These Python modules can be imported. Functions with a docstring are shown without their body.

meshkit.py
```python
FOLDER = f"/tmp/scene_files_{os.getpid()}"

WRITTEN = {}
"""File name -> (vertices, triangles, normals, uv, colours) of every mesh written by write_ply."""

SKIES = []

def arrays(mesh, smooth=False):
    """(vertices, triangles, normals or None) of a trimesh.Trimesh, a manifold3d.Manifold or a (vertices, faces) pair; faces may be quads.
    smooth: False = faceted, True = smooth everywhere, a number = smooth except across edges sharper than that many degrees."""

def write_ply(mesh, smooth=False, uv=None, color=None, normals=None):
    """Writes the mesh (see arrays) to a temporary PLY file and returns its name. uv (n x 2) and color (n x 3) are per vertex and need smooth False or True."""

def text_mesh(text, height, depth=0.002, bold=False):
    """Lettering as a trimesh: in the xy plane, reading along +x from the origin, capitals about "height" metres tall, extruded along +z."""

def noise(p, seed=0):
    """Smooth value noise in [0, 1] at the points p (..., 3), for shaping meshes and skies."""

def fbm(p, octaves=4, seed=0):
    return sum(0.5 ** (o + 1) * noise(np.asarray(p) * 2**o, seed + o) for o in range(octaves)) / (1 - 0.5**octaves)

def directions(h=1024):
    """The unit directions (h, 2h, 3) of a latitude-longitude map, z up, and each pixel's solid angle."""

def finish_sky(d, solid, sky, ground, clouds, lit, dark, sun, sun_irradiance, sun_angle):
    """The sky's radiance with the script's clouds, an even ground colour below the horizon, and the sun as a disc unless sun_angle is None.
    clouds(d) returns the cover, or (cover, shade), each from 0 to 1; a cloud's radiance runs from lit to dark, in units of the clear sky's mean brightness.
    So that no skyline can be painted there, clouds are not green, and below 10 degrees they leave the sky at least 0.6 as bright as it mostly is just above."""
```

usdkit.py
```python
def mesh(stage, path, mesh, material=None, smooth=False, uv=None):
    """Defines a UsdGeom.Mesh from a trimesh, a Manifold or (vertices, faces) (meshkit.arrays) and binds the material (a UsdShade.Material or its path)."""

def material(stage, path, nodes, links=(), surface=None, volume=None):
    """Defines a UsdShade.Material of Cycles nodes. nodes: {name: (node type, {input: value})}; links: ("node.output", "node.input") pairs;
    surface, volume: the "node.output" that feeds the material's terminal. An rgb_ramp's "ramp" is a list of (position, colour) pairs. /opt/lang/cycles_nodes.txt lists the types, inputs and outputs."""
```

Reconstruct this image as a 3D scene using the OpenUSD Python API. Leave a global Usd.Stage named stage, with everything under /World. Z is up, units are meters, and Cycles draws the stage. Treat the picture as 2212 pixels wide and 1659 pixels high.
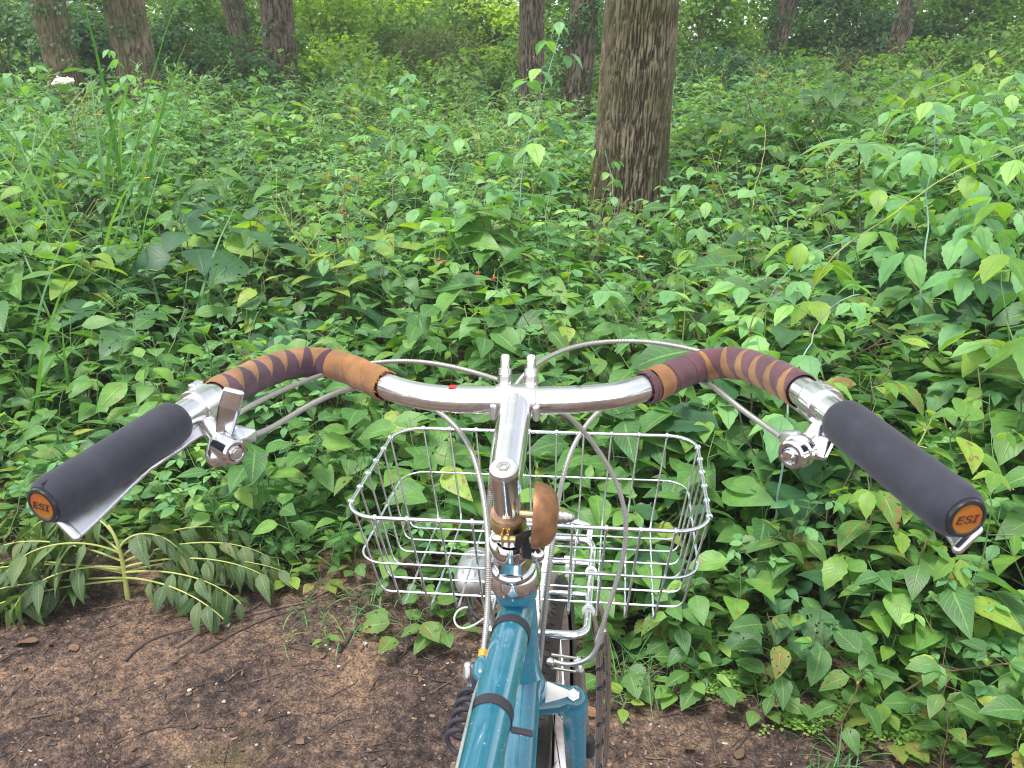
import math, random
import numpy as np
import trimesh
import manifold3d as m3
import usdkit, meshkit
from pxr import Usd, UsdGeom, UsdLux, UsdShade, Gf, Sdf, Vt

rng = np.random.default_rng(11)
random.seed(11)
stage = Usd.Stage.CreateInMemory()
UsdGeom.SetStageUpAxis(stage, 'Z')
UsdGeom.SetStageMetersPerUnit(stage, 1.0)
world = UsdGeom.Xform.Define(stage, '/World')
stage.SetDefaultPrim(world.GetPrim())
UsdGeom.Scope.Define(stage, '/World/Looks')

# ------------------------------------------------------------------ camera, sky, sun, exposure
EYE = np.array([0.0, 0.0, 1.35])
PITCH = math.radians(21.5)
FOC = 1854.0                     # focal length in pixels of a 2212 px wide picture
EXPOSURE = 1.68
SUN = np.array([-0.25, -0.18, 0.95]); SUN /= np.linalg.norm(SUN)
SKY_STRENGTH, SUN_INTENSITY, SUN_ANGLE = 0.12, 0.40, 14.0

cam = UsdGeom.Camera.Define(stage, '/World/camera')
cam.CreateHorizontalApertureAttr(36.0)
cam.CreateVerticalApertureAttr(27.0)
cam.CreateFocalLengthAttr(36.0 * FOC / 2212.0)
cam.CreateClippingRangeAttr(Gf.Vec2f(0.05, 500))
cam.CreateFStopAttr(22.0)
cam.CreateFocusDistanceAttr(1.4)
cam.CreateExposureAttr(EXPOSURE)
cam.AddTranslateOp().Set(Gf.Vec3d(*EYE))
cam.AddRotateXOp().Set(90.0 - math.degrees(PITCH))

FW = np.array([0, math.cos(PITCH), -math.sin(PITCH)])
UPV = np.array([0, math.sin(PITCH), math.cos(PITCH)])
RT = np.array([1.0, 0, 0])


def at(px, py, d):
    """The point seen at (px, py) of the 2212 px wide photograph at depth d."""
    return EYE + d * (FW + RT * (px - 1106) / FOC - UPV * (py - 829.5) / FOC)


def on_z(px, py, z=0.0):
    r = FW + RT * (px - 1106) / FOC - UPV * (py - 829.5) / FOC
    return EYE + r * ((z - EYE[2]) / r[2])


M = {}


def mat(name, nodes, links=(), surface='p.BSDF', volume=None):
    M[name] = usdkit.material(stage, '/World/Looks/' + name, nodes, links, surface, volume)
    return M[name]


el, az = math.asin(SUN[2]), math.atan2(SUN[0], SUN[1])
mat('sky_look', {
    's': ('sky_texture', {'sky_type': 'single_scattering', 'sun_disc': False, 'sun_elevation': el, 'sun_rotation': az}),
    'bw': ('rgb_to_bw', {}),
    'tc': ('texture_coordinate', {}),
    'nz': ('noise_texture', {'scale': 3.5, 'detail': 5.0, 'roughness': 0.55}),
    'cr': ('map_range', {'from_min': 0.38, 'from_max': 0.62, 'to_min': 0.55, 'to_max': 1.0, 'clamp': True}),
    'lit': ('math', {'math_type': 'multiply', 'value2': 1.5}),
    'g': ('combine_color', {}),
    'm': ('mix_color', {}),
    'b': ('background_shader', {'strength': SKY_STRENGTH}),
}, [('s.color', 'bw.color'), ('bw.val', 'lit.value1'), ('lit.value', 'g.r'), ('lit.value', 'g.g'), ('lit.value', 'g.b'),
    ('tc.generated', 'nz.vector'), ('nz.fac', 'cr.value'), ('cr.result', 'm.fac'), ('s.color', 'm.a'), ('g.color', 'm.b'),
    ('m.result', 'b.color')], surface='b.background')
dome = UsdLux.DomeLight.Define(stage, '/World/sky')
UsdShade.MaterialBindingAPI.Apply(dome.GetPrim()).Bind(M['sky_look'])
sun = UsdLux.DistantLight.Define(stage, '/World/sun')
sun.CreateIntensityAttr(SUN_INTENSITY); sun.CreateAngleAttr(SUN_ANGLE); sun.CreateNormalizeAttr(True)
sun.CreateColorAttr(Gf.Vec3f(1.0, 0.96, 0.88))
zc = SUN; xc = np.cross([0, 1, 0], zc); xc /= np.linalg.norm(xc); yc = np.cross(zc, xc)
mm = np.eye(4); mm[0, :3], mm[1, :3], mm[2, :3] = xc, yc, zc
sun.AddTransformOp().Set(Gf.Matrix4d(*mm.ravel().tolist()))

# ------------------------------------------------------------------ helpers
used = {}


def numbered(parent, name):
    key = (str(parent), name)
    used[key] = used.get(key, 0) + 1
    n = used[key]
    return f'{parent}/{name}' if n == 1 else f'{parent}/{name}_{n-1:03d}'


def tag(p, label=None, cat=None, group=None, kind=None):
    p = p.GetPrim() if hasattr(p, 'GetPrim') else p
    for k, v in (('label', label), ('category', cat), ('group', group), ('kind', kind)):
        if v:
            p.SetCustomDataByKey(k, v)
    return p


def mat4(R=None, t=(0, 0, 0)):
    m = np.eye(4)
    if R is not None:
        m[:3, :3] = R
    m[:3, 3] = t
    return m


def setx(x, m):
    x.AddTransformOp().Set(Gf.Matrix4d(*np.asarray(m).T.ravel().tolist()))


def thing(name, label, cat, m=None, group=None):
    x = UsdGeom.Xform.Define(stage, numbered('/World', name))
    setx(x, np.eye(4) if m is None else m)
    tag(x, label, cat, group)
    return x.GetPrim()


def part(parent, name, mesh, material, smooth=35, uv=None, label=None):
    path = '/World' if parent is None else str(parent.GetPath() if hasattr(parent, 'GetPath') else parent)
    p = usdkit.mesh(stage, numbered(path, name), mesh, M[material], smooth=smooth, uv=uv).GetPrim()
    if label:
        tag(p, label)
    return p


def unit(v):
    v = np.asarray(v, float)
    return v / (np.linalg.norm(v) + 1e-12)


def spline(pts, n=40, closed=False):
    """Centripetal-ish Catmull-Rom through the points, n samples."""
    from scipy.interpolate import PchipInterpolator, CubicSpline
    p = np.asarray(pts, float)
    d = np.r_[0, np.cumsum(np.maximum(np.linalg.norm(np.diff(p, axis=0), axis=1), 1e-6) ** 0.7)]
    if len(p) == 2:
        return p[0] + (p[1] - p[0]) * np.linspace(0, 1, n)[:, None]
    return CubicSpline(d, p)(np.linspace(0, d[-1], n))


def even(p, n):
    p = np.asarray(p, float)
    d = np.r_[0, np.cumsum(np.linalg.norm(np.diff(p, axis=0), axis=1))]
    s = np.linspace(0, d[-1], n)
    return np.stack([np.interp(s, d, p[:, k]) for k in range(p.shape[1])], 1)


def frames(p, closed=False, up=None):
    p = np.asarray(p, float)
    if closed:
        t = np.roll(p, -1, 0) - np.roll(p, 1, 0)
    else:
        t = np.gradient(p, axis=0)
    t /= np.linalg.norm(t, axis=1, keepdims=True) + 1e-12
    a = np.zeros_like(p)
    if up is not None:
        a = np.asarray(up, float) - t * (t @ np.asarray(up, float))[:, None]
        a /= np.linalg.norm(a, axis=1, keepdims=True) + 1e-12
    else:
        v = np.array([0, 0, 1.0]) if abs(t[0][2]) < 0.9 else np.array([1.0, 0, 0])
        for i in range(len(p)):
            v = v - t[i] * (v @ t[i]); v /= np.linalg.norm(v) + 1e-12
            a[i] = v
    return t, a, np.cross(t, a)


def tube(pts, r, sides=10, closed=False, caps=True, up=None):
    p = np.asarray(pts, float)
    n = len(p)
    t, a, b = frames(p, closed, up)
    r = np.broadcast_to(np.asarray(r, float), (n,))
    ang = np.arange(sides) * 2 * np.pi / sides
    v = p[:, None] + r[:, None, None] * (np.cos(ang)[None, :, None] * a[:, None] + np.sin(ang)[None, :, None] * b[:, None])
    i, j = np.meshgrid(np.arange(n if closed else n - 1), np.arange(sides), indexing='ij')
    i2 = (i + 1) % n
    j2 = (j + 1) % sides
    q = np.stack([i * sides + j, i * sides + j2, i2 * sides + j2, i2 * sides + j], -1).reshape(-1, 4)
    f = np.vstack([q[:, [0, 1, 2]], q[:, [0, 2, 3]]])
    v = v.reshape(-1, 3)
    if caps and not closed:
        k = len(v)
        v = np.vstack([v, p[0], p[-1]])
        js = np.arange(sides)
        f = np.vstack([f, np.stack([np.full(sides, k), (js + 1) % sides, js], 1),
                       np.stack([np.full(sides, k + 1), (n - 1) * sides + js, (n - 1) * sides + (js + 1) % sides], 1)])
    return trimesh.Trimesh(v, f, process=False)


def tube_uv(pts, r, sides=48, up=(0, 0, 1), flip=1.0):
    """A tube with u = metres along, v = turn from the top towards flip * (t x up)."""
    p = np.asarray(pts, float)
    n = len(p)
    t, a, b = frames(p, up=up)
    b = b * flip
    s = np.r_[0, np.cumsum(np.linalg.norm(np.diff(p, axis=0), axis=1))]
    ang = np.linspace(-np.pi, np.pi, sides + 1)
    rr = r(s[:, None], ang[None, :] / (2 * np.pi)) if callable(r) else np.broadcast_to(np.asarray(r, float), (n,))[:, None] * np.ones((1, sides + 1))
    v = p[:, None] + rr[..., None] * (np.cos(ang)[None, :, None] * a[:, None] + np.sin(ang)[None, :, None] * b[:, None])
    uv = np.stack(np.broadcast_arrays(s[:, None], ang[None, :] / (2 * np.pi)), -1)
    i, j = np.meshgrid(np.arange(n - 1), np.arange(sides), indexing='ij')
    w = sides + 1
    q = np.stack([i * w + j, i * w + j + 1, (i + 1) * w + j + 1, (i + 1) * w + j], -1).reshape(-1, 4)
    if flip < 0:
        q = q[:, ::-1]
    return (v.reshape(-1, 3), q), uv.reshape(-1, 2)


def lathe(profile, o, axis, sides=40, ref=None):
    """profile: (distance along axis, radius) pairs; revolved round the axis through o."""
    pr = np.asarray(profile, float)
    ax = unit(axis)
    ref = np.array([0, 0, 1.0]) if ref is None and abs(ax[2]) < 0.9 else (np.array([1.0, 0, 0]) if ref is None else np.asarray(ref, float))
    a = unit(ref - ax * (ref @ ax)); b = np.cross(ax, a)
    ang = np.arange(sides) * 2 * np.pi / sides
    v = np.asarray(o) + pr[:, 0, None, None] * ax + pr[:, 1, None, None] * (np.cos(ang)[None, :, None] * a + np.sin(ang)[None, :, None] * b)
    n = len(pr)
    i, j = np.meshgrid(np.arange(n - 1), np.arange(sides), indexing='ij')
    j2 = (j + 1) % sides
    q = np.stack([i * sides + j, i * sides + j2, (i + 1) * sides + j2, (i + 1) * sides + j], -1).reshape(-1, 4)
    f = np.vstack([q[:, [0, 1, 2]], q[:, [0, 2, 3]]])
    m = trimesh.Trimesh(v.reshape(-1, 3), f, process=True)
    m.update_faces(m.nondegenerate_faces())
    return m


def hull(pts_r, refine=0.0, seg=14):
    """Hull of spheres (point, radius)."""
    h = m3.Manifold.batch_hull([m3.Manifold.sphere(r, seg).translate(tuple(map(float, p))) for p, r in pts_r])
    return h


def tm(man):
    m = man.to_mesh()
    return trimesh.Trimesh(np.array(m.vert_properties)[:, :3], np.array(m.tri_verts), process=False)


def rbox(size, r, m=None, seg=10):
    """A rounded box centred on the origin, then moved by the matrix m."""
    h = np.asarray(size) / 2 - r
    b = tm(hull([((x * h[0], y * h[1], z * h[2]), r) for x in (-1, 1) for y in (-1, 1) for z in (-1, 1)], seg=seg))
    if m is not None:
        b.apply_transform(m)
    return b


def basis(x=None, y=None, z=None):
    """Rotation whose columns are x, y, z, given two of them (the first is kept exact)."""
    if x is not None and y is not None:
        x = unit(x); z = unit(np.cross(x, y)); y = np.cross(z, x)
    elif y is not None and z is not None:
        y = unit(y); x = unit(np.cross(y, z)); z = np.cross(x, y)
    else:
        x = unit(x); y = unit(np.cross(z, x)); z = np.cross(x, y)
    return np.stack([x, y, z], 1)


cat_ = trimesh.util.concatenate


def Rz(a):
    c, s = math.cos(a), math.sin(a)
    return np.array([[c, -s, 0], [s, c, 0], [0, 0, 1.0]])


def Rx(a):
    c, s = math.cos(a), math.sin(a)
    return np.array([[1.0, 0, 0], [0, c, -s], [0, s, c]])


def Ry(a):
    c, s = math.cos(a), math.sin(a)
    return np.array([[c, 0, s], [0, 1.0, 0], [-s, 0, c]])


# ------------------------------------------------------------------ materials
def plain(name, col, rough=0.5, metal=0.0, **kw):
    return mat(name, {'p': ('principled_bsdf', {'base_color': col, 'roughness': rough, 'metallic': metal, **kw})})


def worn_metal(name, col, r0, r1, scale=40.0, bump=0.0):
    nodes = {'tc': ('texture_coordinate', {}), 'n': ('noise_texture', {'scale': scale, 'detail': 4.0}),
             'mr': ('map_range', {'from_min': 0.3, 'from_max': 0.7, 'to_min': r0, 'to_max': r1}),
             'p': ('principled_bsdf', {'base_color': col, 'metallic': 1.0})}
    links = [('tc.object', 'n.vector'), ('n.fac', 'mr.value'), ('mr.result', 'p.roughness')]
    if bump:
        nodes['b'] = ('bump', {'strength': bump, 'distance': 0.001})
        links += [('uv.UV', 'wv.vector'), ('wv.fac', 'bh.value1'), ('n.fac', 'bh.value3'), ('bh.value', 'b.height'), ('b.normal', 'p.normal')]
    return mat(name, nodes, links)


worn_metal('polished_aluminium', (0.82, 0.82, 0.83), 0.14, 0.28)
worn_metal('satin_aluminium', (0.72, 0.72, 0.73), 0.26, 0.40)
worn_metal('chrome', (0.80, 0.80, 0.82), 0.04, 0.14)
worn_metal('zinc_wire', (0.74, 0.77, 0.81), 0.14, 0.30)
worn_metal('dull_steel', (0.42, 0.40, 0.37), 0.32, 0.5)
worn_metal('brass', (0.62, 0.46, 0.22), 0.2, 0.4)
plain('black_rubber', (0.018, 0.018, 0.02), 0.6)
plain('black_plastic', (0.012, 0.012, 0.014), 0.3)
plain('black_strap', (0.02, 0.018, 0.026), 0.7)
plain('cream_paint', (0.82, 0.78, 0.72), 0.25, coat_weight=0.5)
plain('white_plastic', (0.75, 0.75, 0.73), 0.4)
plain('gold_ring', (0.60, 0.30, 0.05), 0.4, 0.3)
plain('red_print', (0.6, 0.02, 0.015), 0.4)
plain('dark_print', (0.025, 0.012, 0.01), 0.5)
plain('yellow_strip', (0.62, 0.62, 0.06), 0.5)
plain('dark_glass', (0.03, 0.04, 0.04), 0.08)
plain('saddle_leather', (0.05, 0.03, 0.02), 0.5)
worn_metal('lamp_silver', (0.60, 0.60, 0.61), 0.30, 0.45)
mat('housing', {'tc': ('uvmap', {}), 'w': ('wave_texture', {'wave_type': 'bands', 'bands_direction': 'x', 'scale': 190.0}),
                'cr': ('rgb_ramp', {'ramp': [(0.0, (0.26, 0.25, 0.235)), (0.5, (0.40, 0.385, 0.365)), (1.0, (0.50, 0.48, 0.46))]}),
                'b': ('bump', {'strength': 0.6, 'distance': 0.0004}),
                'p': ('principled_bsdf', {'metallic': 0.75, 'roughness': 0.33})},
    [('tc.UV', 'w.vector'), ('w.fac', 'cr.fac'), ('cr.color', 'p.base_color'), ('w.fac', 'b.height'), ('b.normal', 'p.normal')])
mat('teal_paint', {'tc': ('texture_coordinate', {}), 'n': ('noise_texture', {'scale': 60.0, 'detail': 5.0}),
                   'cr': ('rgb_ramp', {'ramp': [(0.0, (0.008, 0.066, 0.102)), (0.3, (0.011, 0.104, 0.158)), (0.7, (0.014, 0.120, 0.182)), (1.0, (0.03, 0.155, 0.215))]}),
                   'v': ('noise_texture', {'scale': 210.0, 'detail': 3.0}),
                   'ch': ('map_range', {'from_min': 0.695, 'from_max': 0.71, 'to_min': 0.0, 'to_max': 0.5, 'clamp': True}),
                   'mx': ('mix_color', {'b': (0.45, 0.52, 0.55)}),
                   'rg': ('map_range', {'from_min': 0.3, 'from_max': 0.7, 'to_min': 0.16, 'to_max': 0.34}),
                   'p': ('principled_bsdf', {'coat_weight': 1.0, 'coat_roughness': 0.035})},
    [('tc.object', 'n.vector'), ('tc.object', 'v.vector'), ('n.fac', 'cr.fac'), ('v.fac', 'ch.value'), ('ch.result', 'mx.fac'), ('cr.color', 'mx.a'),
     ('mx.result', 'p.base_color'), ('n.fac', 'rg.value'), ('rg.result', 'p.roughness')])
mat('grip_foam', {'tc': ('texture_coordinate', {}), 'n': ('noise_texture', {'scale': 900.0, 'detail': 3.0}), 'l': ('noise_texture', {'scale': 34.0, 'detail': 8.0, 'roughness': 0.72}),
                  'cr': ('rgb_ramp', {'ramp': [(0.3, (0.0155, 0.0165, 0.026)), (0.52, (0.022, 0.0235, 0.036)), (0.66, (0.030, 0.031, 0.044)), (0.78, (0.044, 0.042, 0.050))]}),
                  'b': ('bump', {'strength': 0.35, 'distance': 0.0005}),
                  'p': ('principled_bsdf', {'roughness': 0.8, 'sheen_weight': 0.08, 'sheen_roughness': 0.5, 'specular_ior_level': 0.35})},
    [('tc.object', 'n.vector'), ('tc.object', 'l.vector'), ('l.fac', 'cr.fac'), ('cr.color', 'p.base_color'), ('n.fac', 'b.height'), ('b.normal', 'p.normal')])
mat('plug_orange', {'tc': ('texture_coordinate', {}), 'n': ('noise_texture', {'scale': 60.0, 'detail': 3.0}),
                    'cr': ('rgb_ramp', {'ramp': [(0.3, (0.30, 0.055, 0.012)), (0.55, (0.30, 0.10, 0.012)), (0.75, (0.26, 0.14, 0.018))]}),
                    'p': ('principled_bsdf', {'roughness': 0.3, 'coat_weight': 0.4})},
    [('tc.object', 'n.vector'), ('n.fac', 'cr.fac'), ('cr.color', 'p.base_color')])
mat('bell_copper', {'tc': ('texture_coordinate', {}), 'n': ('noise_texture', {'scale': 120.0, 'detail': 5.0}), 'd': ('noise_texture', {'scale': 300.0}),
                    'cr': ('rgb_ramp', {'ramp': [(0.25, (0.15, 0.072, 0.036)), (0.6, (0.25, 0.125, 0.06)), (0.8, (0.32, 0.17, 0.085))]}),
                    'mr': ('map_range', {'from_min': 0.3, 'from_max': 0.7, 'to_min': 0.42, 'to_max': 0.58}),
                    'p': ('principled_bsdf', {'metallic': 0.6})},
    [('tc.object', 'n.vector'), ('n.fac', 'cr.fac'), ('cr.color', 'p.base_color'), ('n.fac', 'mr.value'), ('mr.result', 'p.roughness')])
mat('leather_shim', {'tc': ('texture_coordinate', {}), 'n': ('noise_texture', {'scale': 150.0, 'detail': 4.0}),
                     'cr': ('rgb_ramp', {'ramp': [(0.3, (0.14, 0.075, 0.04)), (0.7, (0.33, 0.2, 0.12))]}),
                     'p': ('principled_bsdf', {'roughness': 0.7})},
    [('tc.object', 'n.vector'), ('n.fac', 'cr.fac'), ('cr.color', 'p.base_color')])


def tape_material(name, base, wedge, pitch, skew, w0, band=None, fray=None):
    """Cloth tape wound round the bar: wedges of a second colour show between the turns (u = metres, v = turn)."""
    nodes = {
        'uv': ('uvmap', {}), 'x': ('separate_xyz', {}),
        'wob': ('noise_texture', {'scale': 70.0, 'detail': 2.0}), 'wb': ('math', {'math_type': 'multiply_add', 'value2': 0.10, 'value3': -0.05}),
        'a': ('math', {'math_type': 'multiply', 'value2': 1.0 / pitch}),
        'k': ('math', {'math_type': 'multiply_add', 'value2': skew}),
        'kk': ('math', {'math_type': 'add'}),
        'fr': ('math', {'math_type': 'fraction'}),
        'vd': ('math', {'math_type': 'subtract', 'value2': 0.33}), 'va': ('math', {'math_type': 'absolute'}),
        'w': ('map_range', {'from_min': 0.0, 'from_max': 0.38, 'to_min': w0, 'to_max': -0.02, 'clamp': True}),
        'lt': ('math', {'math_type': 'less_than'}),
        'n': ('noise_texture', {'scale': 600.0, 'detail': 3.0}), 'tc': ('texture_coordinate', {}),
        'l': ('noise_texture', {'scale': 45.0, 'detail': 3.0}),
        'hv': ('map_range', {'from_min': 0.3, 'from_max': 0.7, 'to_min': 0.6, 'to_max': 1.3}),
        'mx': ('mix_color', {'a': base, 'b': wedge}),
        'mv': ('mix_color', {'blend_type': 'multiply', 'fac': 1.0}),
        'gv': ('combine_color', {}),
        'wv': ('wave_texture', {'wave_type': 'bands', 'bands_direction': 'x', 'scale': 260.0, 'distortion': 2.5, 'detail': 2.0, 'detail_scale': 1.5}), 'bh': ('math', {'math_type': 'multiply_add', 'value2': 0.55}),
        'b': ('bump', {'strength': 0.8, 'distance': 0.0008}),
        'p': ('principled_bsdf', {'roughness': 0.85, 'sheen_weight': 0.15, 'sheen_roughness': 0.4}),
    }
    links = [('uv.UV', 'x.vector'), ('tc.object', 'wob.vector'), ('wob.fac', 'wb.value1'), ('x.x', 'a.value1'),
             ('x.y', 'k.value1'), ('a.value', 'k.value3'), ('k.value', 'kk.value1'), ('wb.value', 'kk.value2'), ('kk.value', 'fr.value1'),
             ('x.y', 'vd.value1'), ('vd.value', 'va.value1'), ('va.value', 'w.value'), ('fr.value', 'lt.value1'), ('w.result', 'lt.value2'),
             ('tc.object', 'n.vector'), ('tc.object', 'l.vector'), ('l.fac', 'hv.value'), ('hv.result', 'gv.r'), ('hv.result', 'gv.g'), ('hv.result', 'gv.b'),
             ('lt.value', 'mx.fac'), ('mx.result', 'mv.a'), ('gv.color', 'mv.b'), ('mv.result', 'p.base_color'), ('uv.UV', 'wv.vector'), ('wv.fac', 'bh.value1'), ('n.fac', 'bh.value3'), ('bh.value', 'b.height'), ('b.normal', 'p.normal')]
    return mat(name, nodes, links)


TAN, PLUM = (0.27, 0.128, 0.052), (0.066, 0.024, 0.040)
tape_material('tape_tan_with_plum', TAN, PLUM, 0.0240, 0.55, 1.20)
tape_material('tape_plum_with_tan', (0.098, 0.036, 0.047), (0.27, 0.130, 0.040), 0.0260, -0.50, 0.66)
tape_material('tape_tan', (0.27, 0.120, 0.036), (0.20, 0.09, 0.027), 0.030, 2.0, 0.06)
tape_material('tape_plum', (0.094, 0.034, 0.045), (0.070, 0.025, 0.033), 0.026, -0.5, 0.05)


def leaf_material(name, ramp, trans=0.35, rough=0.46, veins=9.0, vein_col=(0.2, 0.32, 0.1), spots=0.0, spot_col=(0.24, 0.13, 0.045), spec=0.5, holes=False):
    nodes = {
        'oi': ('object_info', {}), 'g': ('geometry', {}), 'ad': ('math', {'math_type': 'add'}), 'fr': ('math', {'math_type': 'fraction'}),
        'cr': ('rgb_ramp', {'ramp': ramp}),
        'uv': ('uvmap', {}), 'x': ('separate_xyz', {}), 'd': ('math', {'math_type': 'subtract', 'value2': 0.5}), 'ab': ('math', {'math_type': 'absolute'}),
        'mid': ('map_range', {'from_min': 0.02, 'from_max': 0.055, 'to_min': 0.65, 'to_max': 0.0, 'clamp': True}),
        'sv': ('math', {'math_type': 'multiply_add', 'value2': -0.55}), 'sf': ('math', {'math_type': 'multiply', 'value2': veins}), 'ss': ('math', {'math_type': 'fraction'}),
        'sd': ('math', {'math_type': 'subtract', 'value2': 0.5}), 'sa': ('math', {'math_type': 'absolute'}),
        'side': ('map_range', {'from_min': 0.03, 'from_max': 0.16, 'to_min': 0.28, 'to_max': 0.0, 'clamp': True}),
        'vm': ('math', {'math_type': 'maximum'}),
        'mx': ('mix_color', {'b': vein_col}),
        'tc': ('texture_coordinate', {}), 'n': ('noise_texture', {'scale': 22.0, 'detail': 4.0}),
        'hv': ('map_range', {'from_min': 0.3, 'from_max': 0.7, 'to_min': 0.78, 'to_max': 1.18}), 'gv': ('combine_color', {}),
        'mv': ('mix_color', {'blend_type': 'multiply', 'fac': 1.0}),
        'b': ('bump', {'strength': 0.5, 'distance': 0.003}),
        'p': ('principled_bsdf', {'roughness': rough, 'specular_ior_level': spec}),
        'tm': ('mix_color', {'blend_type': 'multiply', 'fac': 1.0, 'b': (1.9, 1.9, 0.55)}),
        't': ('translucent_bsdf', {}), 'o': ('mix_closure', {'fac': trans}),
    }
    links = [('oi.random', 'ad.value1'), ('g.random_per_island', 'ad.value2'), ('ad.value', 'fr.value1'), ('fr.value', 'cr.fac'),
             ('uv.UV', 'x.vector'), ('x.x', 'd.value1'), ('d.value', 'ab.value1'), ('ab.value', 'mid.value'),
             ('ab.value', 'sv.value1'), ('x.y', 'sv.value3'), ('sv.value', 'sf.value1'), ('sf.value', 'ss.value1'), ('ss.value', 'sd.value1'), ('sd.value', 'sa.value1'), ('sa.value', 'side.value'),
             ('mid.result', 'vm.value1'), ('side.result', 'vm.value2'), ('vm.value', 'mx.fac'), ('cr.color', 'mx.a'),
             ('tc.object', 'n.vector'), ('n.fac', 'hv.value'), ('hv.result', 'gv.r'), ('hv.result', 'gv.g'), ('hv.result', 'gv.b'),
             ('mx.result', 'mv.a'), ('gv.color', 'mv.b'), ('vm.value', 'b.height'), ('b.normal', 'p.normal'), ('tm.result', 't.color'), ('p.BSDF', 'o.closure1'), ('t.BSDF', 'o.closure2')]
    last = 'mv.result'
    if spots:
        nodes |= {'sn': ('noise_texture', {'scale': 38.0, 'detail': 3.0, 'roughness': 0.6}), 'sr': ('math', {'math_type': 'multiply_add', 'value2': 0.25}),
                  'sm': ('map_range', {'from_min': 0.86 - spots, 'from_max': 0.90 - spots, 'to_min': 0.0, 'to_max': 0.9, 'clamp': True}),
                  'sx': ('mix_color', {'b': spot_col})}
        links += [('tc.object', 'sn.vector'), ('fr.value', 'sr.value1'), ('sn.fac', 'sr.value3'), ('sr.value', 'sm.value'), ('sm.result', 'sx.fac'), (last, 'sx.a')]
        last = 'sx.result'
    links += [(last, 'p.base_color'), (last, 'tm.a')]
    if holes:                                                     # eaten by insects
        nodes |= {'hn': ('noise_texture', {'scale': 55.0, 'detail': 2.0}), 'ho': ('math', {'math_type': 'multiply_add', 'value2': 0.10}), 'hg': ('math', {'math_type': 'greater_than', 'value2': 0.745}),
                  'ht': ('transparent_bsdf', {}), 'hm': ('mix_closure', {})}
        links += [('tc.object', 'hn.vector'), ('fr.value', 'ho.value1'), ('hn.fac', 'ho.value3'), ('ho.value', 'hg.value1'), ('hg.value', 'hm.fac'), ('o.closure', 'hm.closure1'), ('ht.BSDF', 'hm.closure2')]
        return mat(name, nodes, links, surface='hm.closure')
    return mat(name, nodes, links, surface='o.closure')


G = lambda r, g, b: (r, g, b)
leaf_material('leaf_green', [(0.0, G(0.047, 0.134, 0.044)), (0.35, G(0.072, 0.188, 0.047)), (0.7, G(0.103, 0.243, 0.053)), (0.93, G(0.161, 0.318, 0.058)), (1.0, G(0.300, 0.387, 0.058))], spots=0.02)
leaf_material('leaf_spotted', [(0.0, G(0.052, 0.138, 0.040)), (0.6, G(0.083, 0.183, 0.046)), (0.9, G(0.135, 0.224, 0.046)), (1.0, G(0.257, 0.262, 0.057))], spots=0.08, holes=True)
leaf_material('leaf_bramble', [(0.0, G(0.086, 0.226, 0.093)), (0.5, G(0.129, 0.313, 0.111)), (0.9, G(0.202, 0.400, 0.120)), (1.0, G(0.261, 0.460, 0.106))], veins=10.0, vein_col=(0.12, 0.22, 0.09), trans=0.3, rough=0.55)
leaf_material('leaf_dark', [(0.0, G(0.033, 0.101, 0.046)), (0.6, G(0.052, 0.137, 0.057)), (1.0, G(0.083, 0.176, 0.066))], veins=11.0, vein_col=(0.06, 0.14, 0.06), holes=True)
leaf_material('leaf_bright', [(0.0, G(0.094, 0.231, 0.036)), (0.6, G(0.157, 0.296, 0.044)), (1.0, G(0.234, 0.363, 0.050))], trans=0.42)
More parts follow.
